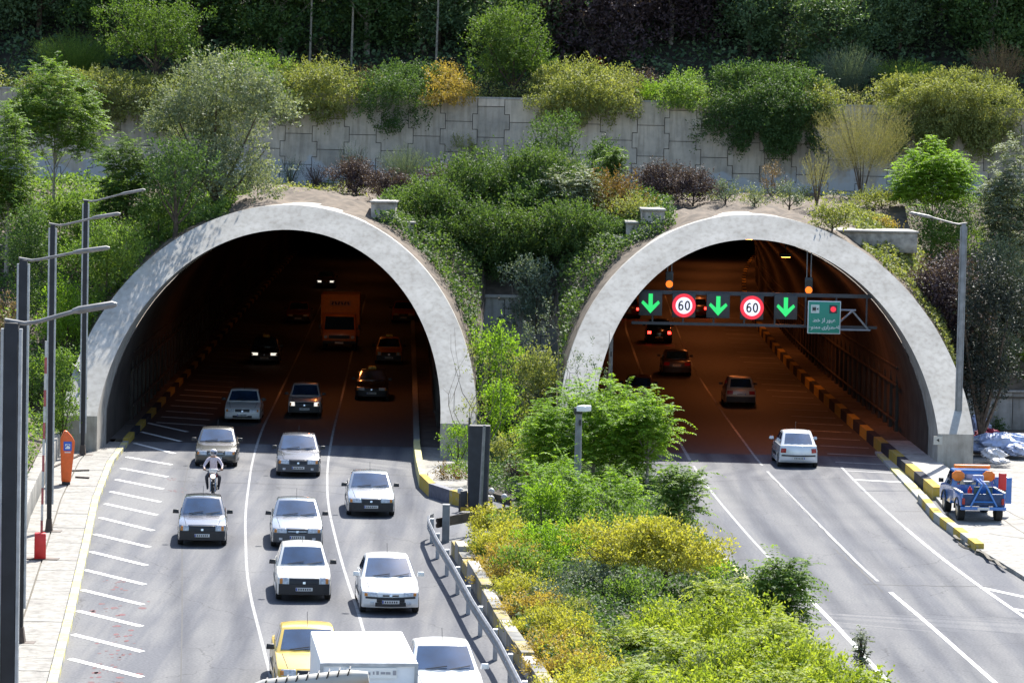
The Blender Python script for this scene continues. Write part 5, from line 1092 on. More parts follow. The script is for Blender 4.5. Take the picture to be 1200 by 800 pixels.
# ------------------------------------------------------------------ vegetation
def leaves_obj(name, parts, mt, parent=None, loc=(0, 0, 0)):
    """parts: list of (C, D, Nn, L, W, tone) arrays; each leaf is a folded pointed quad of real leaf size"""
    Cc = np.concatenate([p[0] for p in parts]); D = np.concatenate([p[1] for p in parts]); Nn = np.concatenate([p[2] for p in parts])
    L = np.concatenate([p[3] for p in parts])[:, None]; W = np.concatenate([p[4] for p in parts])[:, None]; T = np.concatenate([p[5] for p in parts])
    D = D / (np.linalg.norm(D, axis=1, keepdims=True) + 1e-9); S = np.cross(D, Nn); S /= (np.linalg.norm(S, axis=1, keepdims=True) + 1e-9)
    N = np.cross(S, D); n = len(Cc)
    V = np.empty((n, 4, 3)); V[:, 0] = Cc; V[:, 1] = Cc + D * L * .45 + S * W * .5 + N * W * .12; V[:, 2] = Cc + D * L - N * W * .15; V[:, 3] = Cc + D * L * .45 - S * W * .5 + N * W * .12
    me = bpy.data.meshes.new(name); me.vertices.add(n * 4); me.vertices.foreach_set('co', V.ravel())
    me.loops.add(n * 4); me.loops.foreach_set('vertex_index', np.arange(n * 4, dtype=np.int32)); me.polygons.add(n); me.polygons.foreach_set('loop_start', np.arange(0, n * 4, 4, dtype=np.int32))
    me.update(calc_edges=True); at_ = me.attributes.new('tone', 'FLOAT', 'FACE'); at_.data.foreach_set('value', np.clip(T, 0, 1).astype(np.float32))
    me.materials.append(mt); o = bpy.data.objects.new(name, me); C.objects.link(o); o.location = loc
    if parent: o.parent = parent
    return o
def unit(rng, n): v = rng.normal(size=(n, 3)); return v / np.linalg.norm(v, axis=1, keepdims=True)
def blob(rng, w, dp, h, z0=0., leaf=.12, dens=1.0, lobes=None, droop=0., aspect=.5, up=.4, gap=.5, rough=1.0):
    """lobed crown: leafy shoots on and inside many uneven lobes, some shoots standing well clear of the mass"""
    k = lobes or int(10 + w * 3.2); k = int(k * 1.3); a = rng.uniform(0, 2 * math.pi, k); rr = np.sqrt(rng.uniform(0, 1, k)) * .74; zz = rng.uniform(.08, .80, k) * (1 - .35 * rr ** 2)
    rr[0], zz[0] = .1, .66
    lc = np.stack([np.cos(a) * rr * w / 2 * rng.uniform(.8, 1.12, k), np.sin(a) * rr * dp / 2, z0 + zz * h], 1)
    s_ = rng.uniform(.11, .27, k) * (1.15 - .3 * rr); s_[:3] = .30; lr = np.stack([s_ * w, s_ * dp, s_ * h * .9], 1); m_ = lr.mean(axis=1, keepdims=True); lr = lr * .6 + m_ * .4
    lt = rng.uniform(0, 1, k)
    area = (lr[:, 0] * lr[:, 2] * 8).sum() * .62; nc = int(max(60, area * 10.5 * dens / (leaf / .12))); m = int(12 * (1 if leaf < .2 else .85))
    li = rng.choice(k, nc, p=(lr[:, 0] * lr[:, 2]) / (lr[:, 0] * lr[:, 2]).sum()); u = unit(rng, nc); u[:, 2] = np.where(u[:, 2] < -.3, -u[:, 2], u[:, 2])
    rad = 1 - .45 * rng.uniform(0, 1, nc) ** 1.6 + np.where(rng.uniform(0, 1, nc) < .16 * rough, rng.uniform(.05, .42, nc), 0); cc = lc[li] + u * lr[li] * rad[:, None]
    keep = (cc[:, 2] > z0 + .02) & (np.sin(cc[:, 0] * 5.3 + 1) * np.sin(cc[:, 2] * 6.1 + cc[:, 1] * 4) > -.72); cc = cc[keep]; u = u[keep]; li = li[keep]; nc = len(cc); ct = rng.uniform(0, 1, nc)
    ax = u * .9 + rng.normal(size=(nc, 3)) * .35 + np.array([0, 0, .55 - droop]); ax /= np.linalg.norm(ax, axis=1, keepdims=True); sl = leaf * rng.uniform(1.6, 4.2, nc)
    idx = np.repeat(np.arange(nc), m); n = len(idx); t = rng.uniform(-.5, 1, n)
    Pp = cc[idx] + ax[idx] * (t * sl[idx])[:, None] + rng.normal(size=(n, 3)) * leaf * .55; Pp[:, 2] = np.maximum(Pp[:, 2], z0 + .02)
    D = ax[idx] * .7 + rng.normal(size=(n, 3)) * .75; D[:, 2] += (up - droop) * .5; Nn = rng.normal(size=(n, 3)) * .6 + u[idx] * .4 + np.array([0, 0, .65])
    return (Pp, D, Nn, leaf * rng.uniform(.55, 1.45, n), leaf * aspect * rng.uniform(.8, 1.3, n), lt[li][idx] * .35 + ct[idx] * .35 + rng.uniform(0, .35, n))
def frond(rng, p0, az, el, Lf, nl, leaf, tone, droop=.9, aspect=.32):
    t = np.linspace(.12, 1, nl); ch, sh = math.cos(az), math.sin(az); r = Lf * t
    zz = r * math.sin(el) - droop * (r ** 2) / (2 * Lf) * .9; hh = r * math.cos(el)
    Pp = np.stack([p0[0] + ch * hh, p0[1] + sh * hh, p0[2] + zz], 1); T = np.gradient(Pp, axis=0); T /= np.linalg.norm(T, axis=1, keepdims=True)
    side = np.array([-sh, ch, 0.]); out = []
    for s in (-1, 1):
        D = side * s * .9 + T * .45 + np.array([0, 0, -.22]) + rng.normal(size=(nl, 3)) * .10
        Nn = np.tile(np.array([0, 0, 1.]), (nl, 1)) + rng.normal(size=(nl, 3)) * .45; prof = .55 + .45 * np.sin(np.pi * np.clip(t, .1, .95))
        out.append((Pp, D, Nn, leaf * prof * rng.uniform(.85, 1.15, nl), np.full(nl, leaf * aspect), np.clip(tone + rng.normal(size=nl) * .08, 0, 1)))
    return out
def frond_tree(rng, w, h, z0, leaf=.17, n_tips=14, nf=9, Lf=.75, droop=.9):
    parts = []; tips = []
    for i in range(n_tips):
        a = rng.uniform(0, 2 * math.pi); r = math.sqrt(rng.uniform(0, 1)) * max(.05, w / 2 - Lf * .55); hz = 1 - .55 * (r / (w / 2 + .01)) ** 1.5
        z = z0 + (h - z0 - .2) * (hz * rng.uniform(.12, 1.0) ** .6 if i else .95); tips.append((math.cos(a) * r if i else 0, math.sin(a) * r if i else 0, z))
        tone = rng.uniform(.1, .9)
        for k in range(nf):
            parts += frond(rng, (tips[-1][0], tips[-1][1], z - rng.uniform(0, .7)), 2 * math.pi * k / nf + rng.uniform(-.25, .25), rng.uniform(.1, 1.35), Lf * rng.uniform(.6, 1.25), 9, leaf * rng.uniform(.8, 1.25), tone, droop * rng.uniform(.7, 1.5))
    return parts, tips
def rays(rng, w, h, n, leaf, spread=1., start=.2, step=.11, aspect=.22, lean_down=0.):
    P, D, T = [], [], []
    for i in range(n):
        a = rng.uniform(0, 2 * math.pi); r = math.sqrt(rng.uniform(0, 1)) * spread; L = h * rng.uniform(.6, 1.02) * (1 - .18 * r); tx, ty = math.cos(a) * r * w / 2, math.sin(a) * r * w / 2
        t = np.arange(start, 1, step / max(.3, L)); tone = rng.uniform(0, 1)
        z = L * t - lean_down * L * r * t ** 3
        P.append(np.stack([tx * t ** 1.15 + .12 * tx, ty * t ** 1.15 + .12 * ty, z], 1) + rng.normal(size=(len(t), 3)) * .02); d = np.array([tx, ty, L * (1 - lean_down * r)]); D.append(np.tile(d / np.linalg.norm(d), (len(t), 1)) + rng.normal(size=(len(t), 3)) * .28); T.append(np.full(len(t), tone))
    P = np.concatenate(P); D = np.concatenate(D); T = np.concatenate(T); n = len(P)
    return (P, D, rng.normal(size=(n, 3)), leaf * rng.uniform(.7, 1.3, n), np.full(n, leaf * aspect), T * .6 + rng.uniform(0, .4, n))
def trunk(t, pts_, rad, mt=bark, name='trunk', limbs=()):
    m = MB(); m.tube(pts_, rad, 7); 
    o = m.build(name, mt, t, smooth=True)
    for a, b, r in limbs:
        m = MB(); a = Vector(a); b = Vector(b); mid = a.lerp(b, .5) + Vector((0, 0, -.06 * (b - a).length)); m.tube([a, mid, b], [r, r * .7, r * .3], 5); m.build('limb', mt, t, smooth=True)
    return o
SEED = [100]
def plant(kind, mt, px, ytop, wpx, label, cat='bush', ybot=None, d=None, group=None, leaf=None, dens=1., depth=.8, zb=None, name=None, extra=None):
    """px: middle, ytop / ybot: pixel rows of its top and foot, wpx: pixel width; it is planted on the terrain"""
    SEED[0] += 1; rng = np.random.default_rng(SEED[0])
    if d is None: X, Y = raymarch(px, ybot)
    else: Y = d; X = at(px, ybot or 300, d)[0]
    Z = zb if zb is not None else zh(X, Y); _, zt = at(px, ytop, Y); h = max(.35, zt - Z); w_ = wpx / (F_PX / Y); mtl = MATS[mt]
    nm = name or {'blob': 'bush', 'tree': 'tree', 'frond': 'young_tree', 'rays': 'broom_bush', 'hang': 'hanging_creeper', 'plume': 'conifer_shrub', 'twig': 'bare_shrub'}[kind]
    t = thing(nm, label, cat, (X, Y, Z), 0, group)
    if kind == 'blob':
        lf = leaf or .12; parts = [blob(rng, w_, w_ * depth, h, 0, lf, dens)]; leaves_obj('foliage', parts, mtl, t)
        trunk(t, [(0, 0, -.1), (.03, 0, h * .3), (0, .05, h * .6)], [.05, .035, .015], name='stem', limbs=[((0, 0, .1), (w_ * .25, -.1, h * .5), .03), ((0, 0, .1), (-w_ * .25, .1, h * .5), .03)])
    elif kind == 'plume':                                     # golden feathery shrubs: upward fans of fine scale leaves
        lf = leaf or .10; k = int(5 + w_ * 3); parts = []
        for i in range(k):
            a = rng.uniform(0, 2 * math.pi); r = math.sqrt(rng.uniform(0, 1)) * .75; q = rays(rng, w_ * .5, h * rng.uniform(.68, 1.0) * (1 - .25 * r), int(40 * dens), lf, 1., .25, .085, .42, .35)
            q[0][:, 0] += math.cos(a) * r * w_ / 2; q[0][:, 1] += math.sin(a) * r * w_ * depth / 2; parts.append(q)
        parts.append(blob(rng, w_ * .95, w_ * depth * .95, h * .86, 0, lf, .8 * dens)); leaves_obj('foliage', parts, mtl, t); trunk(t, [(0, 0, -.1), (0, 0, h * .5)], [.06, .02], name='stem')
    elif kind == 'tree':
        lf = leaf or .13; z0 = h * (extra or .22); parts = [blob(rng, w_, w_ * depth, h - z0, z0, lf, dens, lobes=int(9 + w_ * 1.5))]; leaves_obj('crown', parts, mtl, t)
        lim = [((0, 0, z0 * .8 + .1 * k), (w_ * .33 * math.cos(k * 1.9), w_ * .25 * math.sin(k * 1.9), z0 + (h - z0) * (.35 + .07 * k)), .045 * h / 4) for k in range(6)]
        trunk(t, [(0, 0, -.2), (.05, .02, z0), (-.04, 0, z0 + (h - z0) * .45), (0, 0, h * .85)], [.035 * h ** .7 + .03, .028 * h ** .7 + .02, .05, .015], limbs=lim)
    elif kind == 'frond':
        lf = leaf or .18; nt_ = max(4, int(w_ * h * 4.2 * dens)); parts, tips = frond_tree(rng, w_, h, h * (extra or .15), lf, nt_, 9, min(.85, w_ * .42)); leaves_obj('crown', parts, mtl, t)
        trunk(t, [(0, 0, -.2), (.03, 0, h * .3), (0, 0, h * (.45 if nm == 'ferny_shrub' else .72))], [.05 + .01 * h, .035, .012], bark_pale if h > 2 else bark, limbs=[((0, 0, max(.05, z * .45)), (x, y, z), .022) for x, y, z in tips[1:16]])
    elif kind == 'rays':
        lf = leaf or .11; leaves_obj('foliage', [rays(rng, w_, h, int(70 * dens * max(.5, w_)), lf, 1., .15 if not extra else extra, .075, .16, .15)], mtl, t)
        m = MB()
        for k in range(9): a = rng.uniform(0, 6.28); m.tube([(0, 0, -.1), (math.cos(a) * w_ * .1, math.sin(a) * w_ * .1, h * .3), (math.cos(a) * w_ * .34, math.sin(a) * w_ * .3, h * .75)], [.03, .02, .006], 5)
        m.build('stem', bark, t)
    elif kind == 'twig':
        m = MB()
        for k in range(int(10 * dens)):
            a = rng.uniform(0, 6.28); p = Vector((0, 0, 0)); dv = Vector((math.cos(a) * .5, math.sin(a) * .4, 1)).normalized(); pl = [p.copy()]
            for s in range(6): dv = (dv + Vector(rng.normal(size=3) * .30)).normalized(); p = p + dv * h / 5.2; p.x = max(-w_ / 2, min(w_ / 2, p.x)); pl.append(p.copy())
            m.tube(pl, [.022, .018, .015, .012, .009, .006, .004], 4)
            for s in (2, 3, 4): q = pl[s] + Vector(rng.normal(size=3) * .3) * min(1, h / 2); m.tube([pl[s], q], [.009, .003], 4)
        m.build('branches', mat('dry_twigs', (.16, .13, .10), .9, var=.4), t); leaves_obj('foliage', [blob(rng, w_, w_ * .7, h * .9, h * .1, .09, .12 * dens)], mtl, t)
    elif kind == 'hang':                                      # mounded on the terrace, strands hanging over the wall face
        lf = leaf or .12; up_h = h; dr = extra or 1.2; parts = [blob(rng, w_ * 1.1, 2.4, up_h, -.25, lf, 1.2 * dens)]
        bb = blob(rng, w_ * .96, 1.5, up_h * .7 + dr * .95, -dr * .88, lf, 1.1 * dens, droop=.9, lobes=int(8 + 2 * w_)); bb[0][:, 1] += K * (WALL_Y - Y) - .55; sel = bb[0][:, 1] < K * (WALL_Y - Y) + .1 + 9 * (bb[0][:, 2] > .15)
        prof_ = dr * (.35 + .65 * np.abs(np.sin(bb[0][:, 0] * 1.3 + SEED[0]))); sel &= bb[0][:, 2] > -prof_; parts.append(tuple(q_[sel] for q_ in bb))
        ns = int(w_ * 22 * dens); sx = rng.uniform(-w_ / 2, w_ / 2, ns); prof = dr * (.25 + .75 * np.abs(np.sin(sx * 1.9 + SEED[0])) * np.sqrt(np.maximum(0.02, 1 - (2 * sx / w_) ** 2))) * rng.uniform(.12, 1.2, ns) * (.45 + .55 * np.abs(np.sin(sx * 4.3 + 2 * SEED[0])))
        P = []; T = []
        yoff = K * (WALL_Y - Y) - .16
        for i in range(ns):
            z = np.arange(.35, -prof[i], -.07); P.append(np.stack([sx[i] + .05 * np.sin(z * 5 + i) + rng.normal(size=len(z)) * .06, yoff - .30 * np.exp(-((z - .1) ** 2)) + rng.normal(size=len(z)) * .08 - .05, z], 1)); T.append(np.full(len(z), rng.uniform(0, 1)))
        P = np.concatenate(P); n = len(P); D = rng.normal(size=(n, 3)) * .6 + np.array([0, -.5, -.6]); parts.append((P, D, rng.normal(size=(n, 3)) * .5 + np.array([0, -.8, .5]), lf * rng.uniform(.7, 1.3, n), np.full(n, lf * .5), np.concatenate(T) * .6 + rng.uniform(0, .4, n)))
        leaves_obj('foliage', parts, mtl, t); trunk(t, [(0, 0, -.2), (0, -.2, up_h * .4)], [.05, .02], name='stem')
    return t

# ---- dark wood on the upper slope: individual trees, copies of four kinds
def wood_proto(kind, h, w_, mt, seed):
    rng = np.random.default_rng(seed); t = thing('forest_tree', 'x', 'tree')
    leaves_obj('crown', [blob(rng, w_, w_ * .8, h * .98, h * .02, .24, .75, lobes=26)], MATS[mt], t)
    lim = [((0, 0, h * .2 + k * .4), (w_ * .3 * math.cos(k * 2.1), w_ * .3 * math.sin(k * 2.1), h * (.4 + .08 * k)), .06) for k in range(5)]
    trunk(t, [(0, 0, -.6), (.1, 0, h * .4), (0, 0, h * .9)], [.17, .12, .03], bark_pale if kind % 2 else bark, limbs=lim); return t
def copy_tree(root, loc, rz, sc):
    r = root.copy(); C.objects.link(r); r.location = loc; r.rotation_euler = (0, 0, rz); r.scale = sc
    for ch in list(root.children): c = ch.copy(); C.objects.link(c); c.parent = r
    return r
protos = [wood_proto(0, 8.5, 6.4, 'leaf_forest', 1), wood_proto(1, 9.5, 5.8, 'leaf_dark', 2), wood_proto(2, 7.5, 6.6, 'leaf_forest', 3), wood_proto(3, 8.0, 6.2, 'leaf_purple', 4), wood_proto(4, 8.0, 5.4, 'leaf_dark', 5)]
WL = ['dark blue green tree of the shaded wood behind the terrace', 'dense dark green tree of the shaded wood behind the terrace', 'broad dark tree of the shaded wood behind the terrace', 'purple leaved tree of the shaded wood behind the terrace', 'lighter green tree of the shaded wood behind the terrace']
q = random.Random(11); first = [True] * 5
for row, (yr, n_, off) in enumerate(((117.3, 15, 0), (120.6, 15, 2.1), (124.5, 15, 1.0), (129.5, 16, 2.5), (136, 16, .4))):
    for i in range(n_):
        x = -30.5 + i * 4.35 + off + q.uniform(-.8, .8); y_ = yr + q.uniform(-1, 1); px_rel = 600 + F_PX * x / y_
        k = q.choice([0, 1, 2, 0, 1, 4]) if not (660 < px_rel < 850) else q.choice([3, 3, 1, 2])
        sc = q.uniform(.85, 1.15); sc = (sc, sc, sc * q.uniform(.9, 1.15) * (1.0 if row else .8))
        if first[k]: r = protos[k]; first[k] = False; r.location = (x, y_, zh(x, y_) - .2); r.scale = sc; 
        else: r = copy_tree(protos[k], (x, y_, zh(x, y_) - .2), q.uniform(0, 6.28), sc)
        tag(r, WL[k], 'tree', ['blue green trees of the wood', 'dense dark trees of the wood', 'broad dark trees of the wood', 'purple trees of the wood', 'lighter trees of the wood'][k])
for k in range(5):
    if first[k]: 
        for ch in list(protos[k].children): bpy.data.objects.remove(ch)
        bpy.data.objects.remove(protos[k])
for px, d, lb in ((362, 115.6, 'thin pale bare trunk at the top, far left of the three'), (411, 115.8, 'thin pale bare trunk at the top, second of the three'), (511, 116, 'thin pale bare trunk at the top left of the round bright tree')):
    x = at(px, 40, d)[0]; z = zh(x, d); t = thing('bare_tree', lb, 'tree', (x, d, z), 0, 'pale bare trunks before the wood'); trunk(t, [(0, 0, -.2), (.06, 0, 3.5), (.0, 0, 7)], [.07, .055, .04], bark_pale)
# ground cover
def cover(name, n, fx, leaf, mt, seed, label, thick=.35):
    rng = np.random.default_rng(seed); X, Y = fx(rng, n); nn_ = len(X); Z = np.array([zh(float(a), float(b)) for a, b in zip(X, Y)])
    lump = np.abs(np.sin(X * 1.7 + 1) * np.cos(Y * 1.3)) * .6 + np.abs(np.sin(X * .6 + Y * .9)) * .5
    P = np.stack([X, Y, Z + rng.uniform(-.02, 1, nn_) * thick * (lump + .25)], 1); D = rng.normal(size=(nn_, 3)) + np.array([0, -.5, .3]); Nn = rng.normal(size=(nn_, 3)) * .5 + np.array([0, -.3, 1])
    P[:, 1] *= K; o = leaves_obj(name, [(P, D, Nn, leaf * rng.uniform(.7, 1.3, nn_), np.full(nn_, leaf * .7), np.clip(lump * .6 + rng.uniform(-.2, .4, nn_), 0, 1))], MATS[mt]); o['set_out'] = 1; return tag(o, label, 'ground cover', kind='stuff')
cover('undergrowth', 60000, lambda r, n: (r.uniform(-34, 34, n), 113.6 + r.uniform(0, 1, n) * 22), .27, 'leaf_forest', 1, 'dark undergrowth on the shaded slope', .9)
cover('terrace_growth', 26000, lambda r, n: (r.uniform(-34, 34, n), r.uniform(110.8, 113.8, n)), .13, 'leaf_olive', 2, 'low mixed growth along the top of the retaining wall', 1.1)
cover('ivy', 24000, lambda r, n: (CL - AO - .3 - r.uniform(0, 1, n) ** 1.2 * 10, r.uniform(87.6, 106, n)), .17, 'leaf_mid', 3, 'ivy on the slope left of the left tunnel', .55)
def bank_pts(r, n): y = r.uniform(34, 87.5, n); o_ = r.uniform(0.35, 7, n); return np.array([park_x(float(a)) for a in y]) - o_, y
cover('ivy', 26000, bank_pts, .14, 'leaf_mid', 4, 'ivy on the bank behind the left parapet', .6)
cover('ledge_weeds', 11000, lambda r, n: (r.uniform(-18, 28, n), 100.5 + r.uniform(0, 1, n) ** .6 * 9), .13, 'leaf_olive', 5, 'sparse weeds on the dry ledge above the tunnels', .3)
def bed_pts(y0, y1):
    def f(r, n):
        Y = r.uniform(y0, y1, n); a = np.array([poly_x(BED_L + BED_TOPL, float(q)) for q in Y]) + .5; b = np.array([poly_x(BED_R, float(q)) for q in Y]) - .3; return a + (b - a) * r.uniform(0, 1, n), Y
    return f
cover('bed_growth', 52000, bed_pts(60, 94), .12, 'leaf_dark', 6, 'low growth between the shrubs of the median', .4)  # dark leaves put the shade under the shrubs into the colour
cover('bed_growth', 42000, bed_pts(38, 60), .11, 'leaf_dark', 16, 'green growth between the ferny shrubs of the lower median', .4)  # same dark leaf colour, standing for shade in the gaps
cover('slope_growth', 14000, lambda r, n: (CR + AO + .3 + r.uniform(0, 1, n) * 10, r.uniform(97.6, 108, n)), .13, 'leaf_dark', 7, 'dark growth on the slope right of the right tunnel', .5)
def off_start(x0, x1, dmax, top):
    def f(r, n):
        X = r.uniform(x0, x1, n); Y = np.array([start(float(a))[0] for a in X]) + 1.2 + r.uniform(0, 1, n) * dmax; k = Y < top; return X[k], Y[k]
    return f
cover('gap_growth', 34000, off_start(-6.2, 7.2, 9, 103), .15, 'leaf_thicket', 8, 'dark growth on the slope between the tunnels', .8)
cover('shoulder_ivy', 16000, off_start(-18.6, -12.8, 9, 104), .15, 'leaf_mid', 9, 'ivy on the left shoulder of the left tunnel', .7)
cover('shoulder_growth', 9000, off_start(15.6, 18.9, 8, 104), .14, 'leaf_olive', 10, 'growth on the right shoulder of the right tunnel', .45)

P = plant
# terrace above the wall
T1 = 112.2
P('rays', 'leaf_mid', 85, 28, 100, 'feathery green broom at the top left corner', d=114.5, ybot=98, dens=3.5)
P('tree', 'leaf_fresh', 180, -8, 145, 'light green airy tree at the top left above the wall', 'tree', d=112.6, ybot=140, dens=.8)
P('hang', 'leaf_mid', 285, 58, 130, 'olive creeper mound above the silver leaved tree', 'creeper', d=111.4, ybot=112, extra=1.6)
P('hang', 'leaf_olive', 366, 64, 116, 'olive creeper hanging over the wall right of the silver leaved tree', 'creeper', d=111.3, ybot=112, extra=1.9)
P('rays', 'leaf_brown', 425, 68, 50, 'dry brown bush on the wall top near the second pale trunk', d=111.8, ybot=112)
P('hang', 'leaf_dark', 470, 70, 96, 'narrow creeper with a long strand hanging down the wall', 'creeper', d=111.2, ybot=112, extra=2.1)
P('hang', 'leaf_ochre', 524, 72, 66, 'yellowish bush on the wall top left of the round bright tree', d=111.5, ybot=112, extra=.4)
P('tree', 'leaf_fresh', 601, -4, 118, 'round bright green tree at the top centre above the wall', 'tree', d=112.4, ybot=114, dens=1.25, extra=.1)
P('hang', 'leaf_olive', 682, 66, 138, 'golden green bush bulging over the wall right of the round tree', d=111.5, ybot=114, extra=1.5, dens=1.1)
P('rays', 'leaf_red', 700, 60, 26, 'small magenta flowering plant on top of the golden green bush', 'flower', d=112.9, ybot=92, dens=1.0)
P('blob', 'leaf_purple', 755, 78, 48, 'dark red arching bush on the wall top', d=112.4, ybot=116)
P('blob', 'leaf_bright', 758, 99, 48, 'small fresh green tuft on the wall edge', d=111.2, ybot=122, leaf=.08)
P('hang', 'leaf_mid', 797, 80, 70, 'small olive bush on the wall top beside the green tuft', d=111.5, ybot=118, extra=.5)
P('hang', 'leaf_dark', 900, 74, 150, 'large dark creeper curtain covering the wall above the right tunnel', 'creeper', d=111.3, ybot=122, extra=3.2, dens=1.7)
P('hang', 'leaf_olive', 958, 92, 60, 'paler creeper at the right edge of the dark curtain', 'creeper', d=111.2, ybot=122, extra=1.3)
P('rays', 'leaf_red', 945, 76, 26, 'pink flowering plant between creeper and broom at the top right', 'flower', d=112.8, ybot=98)
P('rays', 'leaf_grey', 995, 44, 84, 'rounded green broom before the wood at the top right', d=114.5, ybot=100, dens=3)
P('rays', 'leaf_mid', 1060, 62, 84, 'bright green broom right of the rounded broom', d=114.6, ybot=100, dens=3)
P('hang', 'leaf_olive', 1112, 82, 178, 'wide olive creeper covering the wall at the right', 'creeper', d=111.4, ybot=124, extra=3.0, dens=1.5)
P('blob', 'leaf_silver', 1160, 80, 40, 'pale flowering clump on the right creeper', 'flower', d=111.6, ybot=100, leaf=.09)
P('rays', 'leaf_brown', 1172, 36, 70, 'brown dry broom at the right edge of the wall top', d=114.2, ybot=104, dens=2)
P('hang', 'leaf_olive', 222, 88, 130, 'dark olive creeper over the wall behind the silver leaved tree', 'creeper', d=111.3, ybot=116, extra=2.9)
P('hang', 'leaf_olive', 110, 84, 150, 'creeper mound over the left end of the wall', 'creeper', d=111.3, ybot=116, extra=2.4)
# ledge in front of the wall
P('tree', 'leaf_silver', 252, 58, 172, 'large silver leaved tree in front of the wall at the left', 'tree', ybot=222, d=97.0, dens=1.5, extra=.03, leaf=.15)
P('frond', 'leaf_fresh', 148, 146, 96, 'young tree with lime green feathery leaves below the silver leaved tree', 'tree', d=94.6, ybot=268, dens=1.1)
P('frond', 'leaf_mid', 62, 56, 140, 'tall feathery leaved tree at the left edge', 'tree', d=99, ybot=270, dens=1.1, extra=.3)
P('frond', 'leaf_mid', 8, 110, 90, 'feathery leaved tree cut by the left edge', 'tree', d=95, ybot=300)
P('blob', 'leaf_dark', 222, 188, 100, 'dark ivy covered mound above the left shoulder of the left tunnel', d=99.5, ybot=272, dens=1.2)
P('blob', 'leaf_mid', 90, 225, 110, 'sunlit leafy mound behind the left lamp posts', d=95.5, ybot=330, dens=1.2)
P('blob', 'leaf_bright', 80, 320, 76, 'light green leafy mound between the left lamp posts', d=90.2, ybot=440, dens=1.0)
P('blob', 'leaf_mid', 125, 250, 90, 'green leafy mound hugging the left tunnel shoulder', d=91.2, ybot=370)
P('blob', 'leaf_dark', 30, 220, 60, 'shaded dark green column of leaves at the left edge', d=92, ybot=400)
P('blob', 'leaf_brown', 10, 330, 40, 'reddish brown dry bush at the left edge', d=88.8, ybot=440)
P('blob', 'leaf_mid', 40, 420, 60, 'green bush behind the parapet left of the orange phone', d=87.8, ybot=500)
P('blob', 'leaf_mid', 185, 232, 70, 'ivy mound above the left tunnel arch left of the dirt ledge', d=93.6, ybot=300)
P('tree', 'leaf_dark', 205, 158, 96, 'dark leafy tree added above the left shoulder of the left tunnel to dapple its ring', 'tree', d=92.9, ybot=270, dens=.8, extra=.12)  # added tree, placed to throw dappled shade on the left ring
P('blob', 'leaf_mid', 76, 398, 40, 'leafy bush growing over the outer foot of the left tunnel mouth', d=85.2, zb=.5, ybot=500, dens=1.5)
P('rays', 'leaf_grey', 340, 178, 36, 'blue green grass tuft at the wall foot', 'grass', d=108, ybot=219)
P('rays', 'leaf_purple', 370, 188, 34, 'dark purple grass tuft beside the blue green one', 'grass', d=107.4, ybot=219, lean_down=0) if False else P('rays', 'leaf_purple', 370, 188, 34, 'dark purple grass tuft beside the blue green one', 'grass', d=107.4, ybot=219)
P('rays', 'leaf_grey', 412, 160, 40, 'grey green bush at the wall foot left of the grass mound', d=108, ybot=206)
P('blob', 'leaf_purple', 417, 188, 70, 'rounded purple bush on the ledge above the left tunnel', ybot=230, leaf=.10, dens=2)
P('blob', 'leaf_purple', 456, 203, 70, 'second purple bush on the ledge, beside the rubble steps', ybot=236, leaf=.10, dens=2)
P('rays', 'leaf_grey', 474, 164, 62, 'grey green grass mound at the wall foot in the centre', 'grass', d=107, ybot=210, dens=3)
P('blob', 'leaf_purple', 515, 196, 76, 'low purple bush between grass mound and green thicket', ybot=224, leaf=.09)
P('blob', 'leaf_olive', 545, 150, 34, 'small reddish plant growing from a wall joint', d=109.7, ybot=170, leaf=.08)
P('tree', 'leaf_dark', 652, 128, 86, 'small dark tree in front of the wall at the centre', 'tree', d=105, ybot=212, dens=.9, extra=.1)
P('blob', 'leaf_dark', 702, 160, 60, 'dark bush beside the small dark tree', d=106, ybot=205)
P('frond', 'leaf_fresh', 720, 168, 40, 'light green upright plant right of the small dark tree', d=103.5, ybot=214)
P('blob', 'leaf_purple', 768, 194, 88, 'purple bush on the ledge left of the right tunnel crown', ybot=240, leaf=.10, dens=2)
P('blob', 'leaf_purple', 812, 200, 72, 'purple bush nearest the right tunnel crown', ybot=243, leaf=.10, dens=2)
for px, yt, wd, yb, mt, lb in ((850, 212, 34, 240, 'leaf_grey', 'pale weed on the ledge right of the purple bushes'), (884, 218, 34, 243, 'leaf_silver', 'silvery weed on the ledge above the right tunnel crown'), (925, 214, 40, 246, 'leaf_grey', 'grey weed left of the small dry broom'), (905, 188, 30, 232, 'leaf_brown', 'thin dry sapling in front of the dark creeper')):
    P('twig' if wd == 30 else 'blob', mt, px, yt, wd, lb, 'weed', ybot=yb, leaf=.09)
P('rays', 'leaf_broom', 957, 165, 44, 'small dry broom on a thin stem on the right ledge', ybot=246, extra=.5)
P('rays', 'leaf_broom', 1010, 92, 112, 'tall sparse broom in front of the wall at the right', d=106.5, ybot=235, dens=2.2, extra=.45)
P('frond', 'leaf_bright', 1092, 156, 112, 'bright young tree with feathery leaves before the wall at the right', 'tree', d=101, ybot=262, dens=1.3, extra=.45)
P('frond', 'leaf_silver', 1182, 150, 90, 'feathery leaved tree at the right edge below the wall', 'tree', d=99.5, ybot=320, dens=1.2)
P('blob', 'leaf_olive', 975, 236, 60, 'yellow green bush right of the right tunnel crown', ybot=272)
P('blob', 'leaf_olive', 1032, 228, 66, 'olive bush before the wall above the rubble terraces', d=101.5, ybot=270)
P('blob', 'leaf_mid', 1110, 232, 80, 'green bush under the bright feathery tree', d=100, ybot=275)
P('blob', 'leaf_ochre', 1035, 272, 50, 'orange flowering plant on the rubble terrace', 'flower', d=98.2, ybot=304, leaf=.09)
